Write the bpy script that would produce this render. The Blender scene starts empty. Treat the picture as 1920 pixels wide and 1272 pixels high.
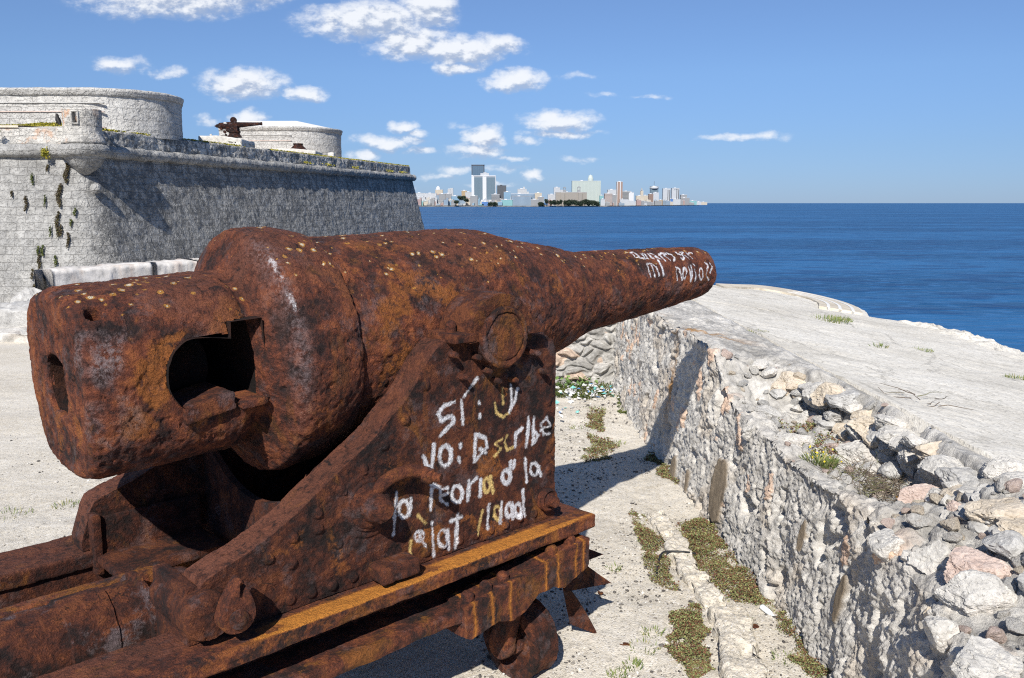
import bpy, math, random
import numpy as np
from mathutils import Vector, Matrix
SC = bpy.context.scene
COL = SC.collection
R = math.radians
# ------------------------------------------------------------------ camera
cam = bpy.data.cameras.new('camera'); camo = bpy.data.objects.new('camera', cam); COL.objects.link(camo)
cam.sensor_width = 36.0; cam.lens = 30.0; cam.clip_start = 0.05; cam.clip_end = 300000
camo.location = (0, 0, 2.2)
camo.rotation_euler = (math.pi/2 - math.atan(255/1600), 0, 0)
SC.camera = camo
SC.view_settings.view_transform = 'Standard'; SC.view_settings.look = 'None'
SC.cycles.use_denoising = False; SC.cycles.filter_width = 1.15; SC.cycles.max_bounces = 6; SC.cycles.sample_clamp_indirect = 3.0
SC.view_settings.exposure = 0.5; SC.view_settings.gamma = 1.0
# ------------------------------------------------------------------ sun and sky
SUN_AZ, SUN_EL = 10.5, 40.0          # heading of the light (clockwise from +Y), elevation
sl = bpy.data.lights.new('sun', 'SUN'); so = bpy.data.objects.new('sun', sl); COL.objects.link(so)
sl.energy = 4.4; sl.angle = R(0.53); sl.color = (1.0, 0.95, 0.87)
_d = Vector((math.sin(R(SUN_AZ))*math.cos(R(SUN_EL)), math.cos(R(SUN_AZ))*math.cos(R(SUN_EL)), -math.sin(R(SUN_EL))))
so.rotation_euler = _d.to_track_quat('-Z', 'Y').to_euler()
so.location = (-8, -20, 30)
# ------------------------------------------------------------------ node helper
class NT:
    def __init__(s, tree): s.t = tree; s.n = tree.nodes; s.l = tree.links
    def new(s, typ, **kw):
        x = s.n.new(typ)
        for k, v in kw.items(): setattr(x, k, v)
        return x
    def put(s, sock, v):
        if v is None: return
        if isinstance(v, bpy.types.NodeSocket): s.l.new(v, sock)
        elif isinstance(v, (tuple, list)) and len(v) == 3 and sock.type == 'RGBA': sock.default_value = (*v, 1)
        else: sock.default_value = v
    def math(s, op, a, b=None, c=None, clamp=False):
        x = s.new('ShaderNodeMath', operation=op, use_clamp=clamp)
        s.put(x.inputs[0], a); s.put(x.inputs[1], b)
        if c is not None: s.put(x.inputs[2], c)
        return x.outputs[0]
    def vmath(s, op, a, b=None):
        x = s.new('ShaderNodeVectorMath', operation=op); s.put(x.inputs[0], a); s.put(x.inputs[1], b)
        return x.outputs['Value'] if op in ('LENGTH', 'DOT_PRODUCT', 'DISTANCE') else x.outputs[0]
    def noise(s, vec, scale, detail=4, rough=.55, dist=0):
        x = s.new('ShaderNodeTexNoise'); s.put(x.inputs['Vector'], vec); x.inputs['Scale'].default_value = scale
        x.inputs['Detail'].default_value = detail; x.inputs['Roughness'].default_value = rough; x.inputs['Distortion'].default_value = dist
        return x.outputs['Fac']
    def voro(s, vec, scale, feature='F1', out='Distance', rand=1.0):
        x = s.new('ShaderNodeTexVoronoi', feature=feature); s.put(x.inputs['Vector'], vec); x.inputs['Scale'].default_value = scale
        x.inputs['Randomness'].default_value = rand
        return x.outputs[out]
    def ramp(s, fac, stops, interp='LINEAR'):
        x = s.new('ShaderNodeValToRGB'); x.color_ramp.interpolation = interp; e = x.color_ramp.elements
        while len(e) < len(stops): e.new(0.5)
        for k, (p, c) in enumerate(stops):
            e[k].position = p; e[k].color = (*c, 1) if len(c) == 3 else c
        s.put(x.inputs[0], fac); return x.outputs[0]
    def step(s, v, lo, hi):
        x = s.new('ShaderNodeMapRange', interpolation_type='SMOOTHSTEP'); s.put(x.inputs[0], v)
        s.put(x.inputs[1], lo); s.put(x.inputs[2], hi)
        return x.outputs[0]
    def mix(s, f, a, b, mode='MIX'):
        x = s.new('ShaderNodeMix', data_type='RGBA', blend_type=mode); s.put(x.inputs[0], f)
        s.put(x.inputs[6], a); s.put(x.inputs[7], b); return x.outputs[2]
    def mapping(s, vec, scale=(1, 1, 1), loc=(0, 0, 0), rot=(0, 0, 0)):
        x = s.new('ShaderNodeMapping'); s.put(x.inputs[0], vec); x.inputs['Scale'].default_value = scale
        x.inputs['Location'].default_value = loc; x.inputs['Rotation'].default_value = rot; return x.outputs[0]
    def attr(s, name, out='Fac'): return s.new('ShaderNodeAttribute', attribute_name=name).outputs[out]
    def bump(s, h, strength=.5, dist=.01, normal=None):
        x = s.new('ShaderNodeBump'); s.put(x.inputs['Height'], h); x.inputs['Strength'].default_value = strength
        x.inputs['Distance'].default_value = dist; s.put(x.inputs['Normal'], normal); return x.outputs[0]
    def sep(s, v): x = s.new('ShaderNodeSeparateXYZ'); s.put(x.inputs[0], v); return x.outputs
    def comb(s, a, b, c):
        x = s.new('ShaderNodeCombineXYZ'); s.put(x.inputs[0], a); s.put(x.inputs[1], b); s.put(x.inputs[2], c); return x.outputs[0]
def new_mat(name, rough=.85, spec=.3):
    m = bpy.data.materials.new(name); m.use_nodes = True; t = NT(m.node_tree)
    p = t.n['Principled BSDF']; p.inputs['Roughness'].default_value = rough; p.inputs['Specular IOR Level'].default_value = spec
    return m, t, p
# ------------------------------------------------------------------ world
world = bpy.data.worlds.new('World'); SC.world = world; world.use_nodes = True
w = NT(world.node_tree); bg = w.n['Background']
sky = w.new('ShaderNodeTexSky', sky_type='NISHITA'); sky.sun_disc = False
sky.sun_elevation = R(SUN_EL); sky.sun_rotation = R(180 + SUN_AZ)
sky.altitude = 10; sky.air_density = 1.0; sky.dust_density = 0.0; sky.ozone_density = 4.0
gen = w.new('ShaderNodeTexCoord').outputs['Generated']
X, Y, Z = w.sep(gen)
el = w.math('MAXIMUM', Z, 0.0)
tint = w.ramp(el, [(0.0, (.27, .40, .76)), (.06, (.385, .49, .745)), (.14, (.55, .64, .83)), (.26, (.68, .73, .88)), (1.0, (1.0, 1.0, 1.0))])
skyc = w.mix(1.0, sky.outputs[0], tint, 'MULTIPLY')
CLOUDS=[(-0.375,0.227,0.125,0.024,0.9),(-0.297,0.232,0.071,0.017,0.8),(-0.161,0.202,0.087,0.023,1),(-0.095,0.215,0.036,0.025,1),(-0.114,0.179,0.054,0.022,1),(-0.057,0.171,0.072,0.019,1),(-0.015,0.174,0.027,0.014,0.9),(-0.062,0.152,0.03,0.009,0.9),(0.003,0.138,0.042,0.012,0.95),(-0.305,0.134,0.053,0.02,1),(-0.235,0.124,0.029,0.01,0.95),(-0.44,0.154,0.036,0.013,0.8),(-0.385,0.146,0.023,0.008,0.6),(-0.303,0.095,0.022,0.013,0.95),(-0.345,0.093,0.015,0.008,0.6),(-0.123,0.088,0.024,0.009,0.9),(-0.137,0.069,0.052,0.009,0.75),(-0.17,0.054,0.021,0.008,0.8),(-0.034,0.074,0.029,0.014,1),(-0.04,0.058,0.037,0.011,0.8),(0.052,0.093,0.046,0.015,1),(0.055,0.079,0.052,0.006,0.7),(0.025,0.032,0.016,0.006,0.75),(0.265,0.076,0.058,0.006,0.6),(0.159,0.12,0.036,0.004,0.35),(-0.101,0.057,0.022,0.005,0.6),(-0.061,0.089,0.026,0.006,0.35),(-0.16,0.037,0.025,0.006,0.5),(0.069,0.143,0.024,0.005,0.35),(0.103,0.121,0.024,0.005,0.3),(-0.018,0.038,0.055,0.006,0.35),(-0.086,0.031,0.037,0.005,0.5),(-0.159,0.07,0.03,0.009,0.8),(-0.196,0.049,0.025,0.006,0.55),(-0.104,0.079,0.018,0.008,0.7),(0,0.049,0.025,0.005,0.6),(-0.061,0.038,0.031,0.006,0.6),(0.073,0.049,0.037,0.005,0.4),(-0.129,0.022,0.025,0.004,0.5),(-0.025,0.022,0.037,0.004,0.45),(0.018,0.072,0.016,0.007,0.6)]
px = w.math('DIVIDE', X, w.math('MAXIMUM', Y, .02)); pz = w.math('DIVIDE', Z, w.math('MAXIMUM', Y, .02))
P2 = w.comb(px, pz, 0.0)
wob = w.new('ShaderNodeTexNoise'); wob.inputs['Scale'].default_value = 24; wob.inputs['Detail'].default_value = 5; w.put(wob.inputs['Vector'], P2)
wv = w.vmath('MULTIPLY', w.vmath('SUBTRACT', wob.outputs['Color'], (.5, .5, .5)), (.05, .026, 0))
PW = w.vmath('ADD', P2, wv)
def cloud_field(Pin):
    acc = None
    for cx, cy, rx, ry, k in CLOUDS:
        d = w.vmath('LENGTH', w.vmath('MULTIPLY', w.vmath('SUBTRACT', Pin, (cx, cy, 0)), (1/rx, 1/ry, 0)))
        v = w.math('MULTIPLY', w.math('SUBTRACT', 1.25, d, clamp=True), k)
        acc = v if acc is None else w.math('MAXIMUM', acc, v)
    return acc
M0 = cloud_field(PW)
M1 = cloud_field(w.vmath('ADD', PW, (-.004, .009, 0)))
puff = w.noise(w.mapping(P2, (1, 1.7, 1)), 60, 6, .6)
puff2 = w.noise(w.mapping(P2, (1, 1.7, 1), (-.004, .012, 0)), 60, 6, .6)
dens = w.math('ADD', M0, w.math('MULTIPLY', w.math('SUBTRACT', puff, .52), 1.1))
dens = w.math('MULTIPLY', dens, w.step(M0, .02, .3))
mask = w.step(dens, .0, .88)
lit = w.math('ADD', w.math('MULTIPLY', w.math('SUBTRACT', M0, M1), 1.0), w.math('MULTIPLY', w.math('SUBTRACT', puff, puff2), 2.0))
lit = w.step(lit, -.45, .35)
ccol = w.mix(lit, (3.6, 4.3, 5.7), (7.9, 8.1, 8.45))
w.put(bg.inputs[0], w.mix(w.math('MULTIPLY', mask, .93), skyc, ccol))
bg.inputs[1].default_value = 0.085
# ------------------------------------------------------------------ numpy noise
def _h(ix, iy, iz, seed):
    h = (ix.astype(np.int64)*73856093) ^ (iy.astype(np.int64)*19349663) ^ (iz.astype(np.int64)*83492791) ^ (seed*2654435761)
    h &= 0xffffffff; h ^= h >> 16; h = (h*0x7feb352d) & 0xffffffff; h ^= h >> 15; h = (h*0x846ca68b) & 0xffffffff; h ^= h >> 16
    return h.astype(np.float64)/4294967295.0
def vnoise(P, seed=0):
    i = np.floor(P).astype(np.int64); f = P-i; u = f*f*f*(f*(f*6-15)+10)
    r = np.zeros(len(P))
    for dx in (0, 1):
        wx = u[:, 0] if dx else 1-u[:, 0]
        for dy in (0, 1):
            wy = u[:, 1] if dy else 1-u[:, 1]
            for dz in (0, 1):
                wz = u[:, 2] if dz else 1-u[:, 2]
                r += wx*wy*wz*_h(i[:, 0]+dx, i[:, 1]+dy, i[:, 2]+dz, seed)
    return r*2-1
def fbm(P, o=4, seed=0, g=.5):
    a, s, r = 1.0, 0.0, 0
    for k in range(o):
        r = r+a*vnoise(P*(2.03**k)+k*17.3, seed+k); s += a; a *= g
    return r/s*1.6
def worley(P, seed=0):
    i = np.floor(P).astype(np.int64); n = len(P); f1 = np.full(n, 9.); f2 = np.full(n, 9.); cid = np.zeros(n)
    for dx in (-1, 0, 1):
        for dy in (-1, 0, 1):
            for dz in (-1, 0, 1):
                a, b, c = i[:, 0]+dx, i[:, 1]+dy, i[:, 2]+dz
                q = np.stack([a+_h(a, b, c, seed), b+_h(a, b, c, seed+1), c+_h(a, b, c, seed+2)], 1)
                d = np.sqrt(((P-q)**2).sum(1)); m = d < f1
                f2 = np.where(m, f1, np.minimum(f2, d)); cid = np.where(m, _h(a, b, c, seed+3), cid); f1 = np.where(m, d, f1)
    return f1, f2, cid
def sst(x, a, b):
    t = np.clip((x-a)/(b-a), 0, 1); return t*t*(3-2*t)
# ------------------------------------------------------------------ meshes
def vnormals(P, F):
    """vertex normals; F a list of arrays (n,3) or (n,4)"""
    N = np.zeros_like(P)
    for f in F:
        if f.shape[1] == 4: fn = np.cross(P[f[:, 2]]-P[f[:, 0]], P[f[:, 3]]-P[f[:, 1]])
        else: fn = np.cross(P[f[:, 1]]-P[f[:, 0]], P[f[:, 2]]-P[f[:, 0]])
        for k in range(f.shape[1]):
            for c in range(3): N[:, c] += np.bincount(f[:, k], fn[:, c], minlength=len(P))
    return N/np.maximum(np.linalg.norm(N, axis=1, keepdims=True), 1e-12)
def mesh(name, P, F, m=None, parent=None, attrs=None, smooth=True, ngons=(), cols=None, sharp=0):
    me = bpy.data.meshes.new(name)
    F = [f for f in F if len(f)]
    loops = np.concatenate([f.ravel() for f in F]+[np.array(g) for g in ngons]).astype(np.int32)
    sizes = np.concatenate([np.full(len(f), f.shape[1]) for f in F]+[np.array([len(g)]) for g in ngons]).astype(np.int32)
    starts = np.concatenate([[0], np.cumsum(sizes)[:-1]]).astype(np.int32)
    me.vertices.add(len(P)); me.vertices.foreach_set('co', np.ascontiguousarray(P, dtype=np.float32).ravel())
    me.loops.add(len(loops)); me.loops.foreach_set('vertex_index', loops)
    me.polygons.add(len(sizes)); me.polygons.foreach_set('loop_start', starts); me.polygons.foreach_set('loop_total', sizes)
    me.update(calc_edges=True); me.validate()
    me.polygons.foreach_set('use_smooth', np.full(len(me.polygons), bool(smooth)))
    for k, v in (attrs or {}).items():
        a = me.attributes.new(k, 'FLOAT', 'POINT'); a.data.foreach_set('value', np.ascontiguousarray(v, dtype=np.float32))
    for k, v in (cols or {}).items():
        a = me.attributes.new(k, 'FLOAT_COLOR', 'POINT'); v4 = np.concatenate([v, np.ones((len(v), 1))], 1)
        a.data.foreach_set('color', np.ascontiguousarray(v4, dtype=np.float32).ravel())
    if m: me.materials.append(m)
    o = bpy.data.objects.new(name, me); COL.objects.link(o)
    if parent: o.parent = parent
    if sharp: me.set_sharp_from_angle(angle=R(sharp))
    return o
def gridfaces(n, m, wrap_n=False, wrap_m=False, flip=False):
    I, J = np.meshgrid(np.arange(n if wrap_n else n-1), np.arange(m if wrap_m else m-1), indexing='ij')
    I2, J2 = (I+1) % n, (J+1) % m
    f = np.stack([I*m+J, I2*m+J, I2*m+J2, I*m+J2], -1).reshape(-1, 4)
    return f[:, ::-1] if flip else f
def tag(o, label=None, cat=None, group=None, kind=None):
    if label: o['label'] = label
    if cat: o['category'] = cat
    if group: o['group'] = group
    if kind: o['kind'] = kind
    return o
def empty(name, loc, rz=0, label=None, cat=None, group=None):
    o = bpy.data.objects.new(name, None); COL.objects.link(o); o.location = loc; o.rotation_euler = (0, 0, rz)
    return tag(o, label, cat, group)
def merge(parts):
    Ps, Fs, off = [], [], 0
    for P, F in parts:
        Ps.append(P)
        for f in F: Fs.append(f+off)
        off += len(P)
    return np.concatenate(Ps), [np.concatenate([f for f in Fs if f.shape[1] == k]) for k in (3, 4) if any(f.shape[1] == k for f in Fs)]
def box_pf(x0, x1, y0, y1, z0, z1, res=.02, rad=.006):
    """subdivided rounded box, welded"""
    dims = np.array([x1-x0, y1-y0, z1-z0]); n = np.maximum(np.ceil(dims/res).astype(int), 1)
    c = np.array([(x0+x1)/2, (y0+y1)/2, (z0+z1)/2]); Ps, Fs, off = [], [], 0
    for ax in range(3):
        a, b = (ax+1) % 3, (ax+2) % 3
        for sgn in (-1, 1):
            A, B = np.meshgrid(np.linspace(-.5, .5, n[a]+1), np.linspace(-.5, .5, n[b]+1), indexing='ij')
            Q = np.zeros((A.size, 3)); Q[:, a] = A.ravel()*dims[a]; Q[:, b] = B.ravel()*dims[b]; Q[:, ax] = sgn*.5*dims[ax]
            Fs.append(gridfaces(n[a]+1, n[b]+1, flip=sgn < 0)+off); Ps.append(Q); off += len(Q)
    P = np.concatenate(Ps); F = np.concatenate(Fs)
    key = np.round(P*2e4).astype(np.int64); _, idx, inv = np.unique(key, axis=0, return_index=True, return_inverse=True)
    P = P[idx]; F = inv.ravel()[F]
    rad = min(rad, dims.min()*.45); core = np.clip(P, -(dims/2-rad), dims/2-rad); d = P-core; L = np.linalg.norm(d, axis=1, keepdims=True)
    P = np.where(L > 1e-9, core+d/np.maximum(L, 1e-9)*rad, P)
    return P+c, [F]
def tube_pf(pts, rads, nseg=16, caps=True):
    pts = np.array(pts, float); rads = np.broadcast_to(rads, len(pts)); n = len(pts); V = []
    T = np.gradient(pts, axis=0); T /= np.linalg.norm(T, axis=1, keepdims=True)
    up = np.array([0, 0, 1.]) if abs(T[0][2]) < .9 else np.array([1., 0, 0])
    for p, t, r in zip(pts, T, rads):
        u = np.cross(up, t); u /= np.linalg.norm(u); v = np.cross(t, u)
        a = np.arange(nseg)*2*np.pi/nseg
        V.append(p+r*(np.cos(a)[:, None]*u+np.sin(a)[:, None]*v))
    P = np.concatenate(V); F = [gridfaces(n, nseg, wrap_m=True, flip=True)]
    if caps:
        k = len(P); P = np.concatenate([P, pts[:1], pts[-1:]]); a = np.arange(nseg); b = (a+1) % nseg
        F.append(np.stack([np.full(nseg, k), a, b], 1)[:, ::-1]); F.append(np.stack([np.full(nseg, k+1), (n-1)*nseg+a, (n-1)*nseg+b], 1))
        F[1] = F[1][:, ::-1]; F[1] = F[1][:, ::-1]
    return P, F
def lathe_pf(prof, origin, axis, nang, up=(0, 0, 1), shape=None):
    """prof: (n,2) of (distance along axis, radius)"""
    prof = np.array(prof, float); ax = np.array(axis, float); ax /= np.linalg.norm(ax)
    up = np.array(up, float); up = up-ax*(up@ax); up /= np.linalg.norm(up); rt = np.cross(ax, up)
    a = np.arange(nang)*2*np.pi/nang
    rr = prof[:, 1][:, None]*np.ones(nang)
    if shape is not None: rr = shape(prof[:, 0][:, None], a[None, :], rr)
    P = np.array(origin)+prof[:, 0][:, None, None]*ax+rr[..., None]*(np.cos(a)[:, None]*up+np.sin(a)[:, None]*rt)
    return P.reshape(-1, 3), [gridfaces(len(prof), nang, wrap_m=True, flip=False)], a
def dense(prof, step):
    """subdivide a profile polyline"""
    prof = np.array(prof, float); out = [prof[:1]]
    for p, q in zip(prof[:-1], prof[1:]):
        n = max(1, int(math.ceil(np.linalg.norm(q-p)/step))); out.append(p+(q-p)*(np.arange(1, n+1)/n)[:, None])
    return np.concatenate(out)
def smooth_poly(pts, it=2):
    pts = np.array(pts, float)
    for _ in range(it):
        q = [pts[:1]]
        for p, r in zip(pts[:-1], pts[1:]): q += [(.75*p+.25*r)[None], (.25*p+.75*r)[None]]
        pts = np.concatenate(q+[pts[-1:]])
    return pts
# ------------------------------------------------------------------ rust
def rust_disp(P, amp=1.0, seed=0):
    """flaking rust: returns displacement and the layer field"""
    q = P+seed*3.1
    b = fbm(q*3.2, 3, 1)
    w1 = fbm(q*9, 4, 5); w2 = fbm(q*20, 4, 9); w3 = fbm(q*45, 3, 14)
    w4 = fbm(q*95, 2, 19)
    lay = sst(w1, .05, .10)*.0022+sst(w1, -.32, -.28)*.0018+sst(w2, .0, .06)*.0016
    pits = -sst(-w2, .38, .70)*.0045-sst(-w3, .40, .75)*.0028
    d = b*.0010+lay+pits+w3*.0012+w4*.0007
    return d*amp, np.clip(.5+w1*.5+w2*.3, 0, 1)
def rusty(name, PF, m, parent, amp=1.0, seed=0, attrs=None, extra=None, smooth=True, ngons=()):
    P, F = PF; N = vnormals(P, F); thin = np.sort(P.max(0)-P.min(0))[0]
    d, lay = rust_disp(P, amp*min(1.0, max(.22, thin/.22)), seed)
    if extra is not None: d = d+extra
    at = {'lay': lay}; at.update(attrs or {})
    return mesh(name, P+N*d[:, None], F, m, parent, at, smooth, ngons, sharp=33)
def spots(P, L):
    """soft patches of another rust colour or of painted sheen: (centre, radius, strength)"""
    w_ = P+np.stack([fbm(P*6, 3, 211), fbm(P*6, 3, 215), fbm(P*6, 3, 219)], 1)*.09; r = np.zeros(len(P))
    for c_, rad, k in L: r = np.maximum(r, k*sst(np.linalg.norm((w_-np.array(c_))/rad, axis=1), 1.15, .55))
    return r
def rust_mat(name, dark=0.0, orange=.25, seed=0.0, lichen=0.0, paint=False, grey=.35, streak=0.0):
    m, t, p = new_mat(name, .8, .35)
    co = t.mapping(t.new('ShaderNodeTexCoord').outputs['Object'], loc=(seed, seed*.7, seed*.3))
    lay = t.attr('lay')
    big = t.noise(co, 2.3, 5, .6); mid = t.noise(co, 10, 7, .65, .4); fine = t.noise(co, 70, 5, .7)
    mf = t.noise(co, 24, 7, .68, .5); f = t.math('ADD', t.math('MULTIPLY', big, .26), t.math('ADD', t.math('ADD', t.math('MULTIPLY', mid, .30), t.math('MULTIPLY', mf, .32)), t.math('MULTIPLY', lay, .12)))
    vf = t.noise(co, 170, 4, .7); m2 = t.noise(co, 32, 5, .65)
    fl = t.math('ADD', t.math('ADD', t.step(mid, .455, .466), t.step(mid, .535, .545)), t.math('MULTIPLY', t.math('ADD', t.step(m2, .45, .48), t.step(m2, .55, .575)), .45))
    f = t.math('ADD', f, t.math('ADD', t.math('MULTIPLY', t.math('SUBTRACT', fine, .5), .26), t.math('MULTIPLY', t.math('SUBTRACT', fl, 1.4), .022)))
    k = 1-dark
    c = t.ramp(f, [(.38, (.017*k, .0085*k, .0080*k)), (.44, (.050*k, .0180*k, .0130*k)), (.49, (.098*k, .0285*k, .0160*k)), (.54, (.152*k, .0430*k, .0200*k)), (.60, (.245*k, .075*k, .0270*k))])
    og = t.step(t.noise(t.mapping(co, (1, 1, .55)), 4.6, 8, .74, .6), .62-.22*orange, .72-.2*orange)
    c = t.mix(t.math('MULTIPLY', og, min(1, .35+orange)), c, t.mix(fine, (.10, .034, .008), (.36, .135, .020)))
    gy = t.math('MULTIPLY', t.step(t.noise(t.mapping(co, loc=(4, 2, 7)), 6.5, 8, .74), .53, .62), grey)
    c = t.mix(gy, c, t.mix(fine, (.045, .028, .030), (.19, .145, .15)))
    if streak:
        st = t.math('MULTIPLY', t.step(t.noise(t.mapping(co, (13, 13, 1.1)), 1.0, 6, .66), .54, .68), t.step(t.noise(t.mapping(co, loc=(5, 5, 2)), 2.0, 3), .42, .58))
        c = t.mix(t.math('MULTIPLY', st, streak), c, t.mix(fine, (.16, .05, .008), (.46, .19, .028)))
    och, red, shn = t.attr('och'), t.attr('red'), t.attr('shn')
    c = t.mix(t.math('MULTIPLY', och, t.step(t.math('ADD', t.math('MULTIPLY', t.math('POWER', och, 2.5), .24), t.math('ADD', t.math('MULTIPLY', mf, .6), t.math('MULTIPLY', fine, .4))), .49, .62)), c, t.mix(t.step(och, .82, .95), t.mix(fine, (.16, .048, .011), (.40, .140, .026)), t.mix(fine, (.28, .085, .012), (.72, .300, .045))))
    c = t.mix(t.math('MULTIPLY', red, t.step(mf, .34, .52)), c, t.mix(fine, (.080, .026, .016), (.22, .078, .042)))
    shm = t.math('MULTIPLY', shn, t.step(t.math('ADD', t.math('MULTIPLY', mf, .5), t.math('MULTIPLY', fine, .5)), .44, .56))
    c = t.mix(shm, c, t.mix(fine, (.07, .05, .053), (.27, .235, .245)))  # pale grey sky sheen painted into the base colour
    if lichen:
        gn = t.sep(t.new('ShaderNodeNewGeometry').outputs['Normal'])[2]
        vx = t.new('ShaderNodeTexVoronoi'); t.put(vx.inputs['Vector'], co); vx.inputs['Scale'].default_value = 27
        rnd = t.sep(vx.outputs['Color'])[0]
        rad = t.math('MULTIPLY', t.math('SUBTRACT', rnd, .32, clamp=True), .66)
        patch = t.step(t.noise(t.mapping(co, loc=(9, 1, 3)), 2.6, 3), .34, .50)
        up = t.math('MULTIPLY', t.step(gn, .40, .80), patch)
        dd = t.math('ADD', vx.outputs['Distance'], t.math('MULTIPLY', t.math('SUBTRACT', t.noise(co, 90, 3), .5), .16))
        spot = t.math('MULTIPLY', t.math('LESS_THAN', dd, t.math('MULTIPLY', rad, up)), lichen*.9)
        core = t.math('LESS_THAN', dd, t.math('MULTIPLY', t.math('MULTIPLY', rad, up), .6))
        c = t.mix(spot, c, t.mix(core, (.42, .20, .04), (.62, .54, .40)))
    h = t.math('ADD', t.math('ADD', t.math('MULTIPLY', fine, .85), t.math('MULTIPLY', vf, .7)), t.math('ADD', t.math('MULTIPLY', m2, .5), t.math('MULTIPLY', fl, .42)))
    crack = t.voro(t.vmath('ADD', co, t.vmath('MULTIPLY', t.comb(mid, fine, big), (.06, .06, .06))), 9, 'DISTANCE_TO_EDGE')
    cr = t.math('MULTIPLY', t.step(crack, .022, .0), t.math('MULTIPLY', t.step(m2, .50, .58), t.step(t.noise(t.mapping(co, loc=(3, 8, 1)), 3.1, 3), .50, .58)))
    h = t.math('SUBTRACT', h, t.math('MULTIPLY', cr, .8))
    c = t.mix(t.math('MULTIPLY', cr, .75), c, (.018, .009, .007))
    if paint:
        pw = t.attr('paint'); py = t.attr('painty')
        nz = t.noise(co, 110, 4, .7); worn = t.math('ADD', t.math('MULTIPLY', t.math('SUBTRACT', nz, .5), 1.3), t.math('MULTIPLY', t.math('SUBTRACT', lay, .5), .5))
        for a_, col in ((py, t.mix(nz, (.60, .33, .04), (.72, .60, .30))), (pw, t.mix(nz, (.56, .56, .60), (.84, .84, .86)))):
            mk = t.step(t.math('ADD', a_, worn), .26, .98)
            mk = t.math('MULTIPLY', mk, t.step(a_, .0, .25)); c = t.mix(mk, c, col)
    t.put(p.inputs['Base Color'], c)
    t.put(p.inputs['Roughness'], t.math('SUBTRACT', .86, t.math('MAXIMUM', t.math('MULTIPLY', gy, .5), t.math('MULTIPLY', shm, .42))))
    t.put(p.inputs['Normal'], t.bump(h, 1.0, .011))
    return m
RUST_GUN = rust_mat('rust_gun', 0, .24, 0, 1.0, True, .42, .30)
RUST_CHEEK = rust_mat('rust_cheek', .42, .32, 2.3, 0, True, .35)
RUST_RAIL = rust_mat('rust_rail', .0, .7, 5.1, 0, False, .2, .25)
RUST_BRACKET = rust_mat('rust_bracket', .1, .35, 6.4, 0, False, .3, .6)
RUST_DARK = rust_mat('rust_dark', .35, .25, 7.7, 0, False, .45)
RUST_STEEL = rust_mat('dark_steel_rust', .35, .12, 11.3, 0, False, .95)
RUST_BOLT = rust_mat('rust_bolt', .2, .35, 3.7, 0, False, .5)
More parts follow.
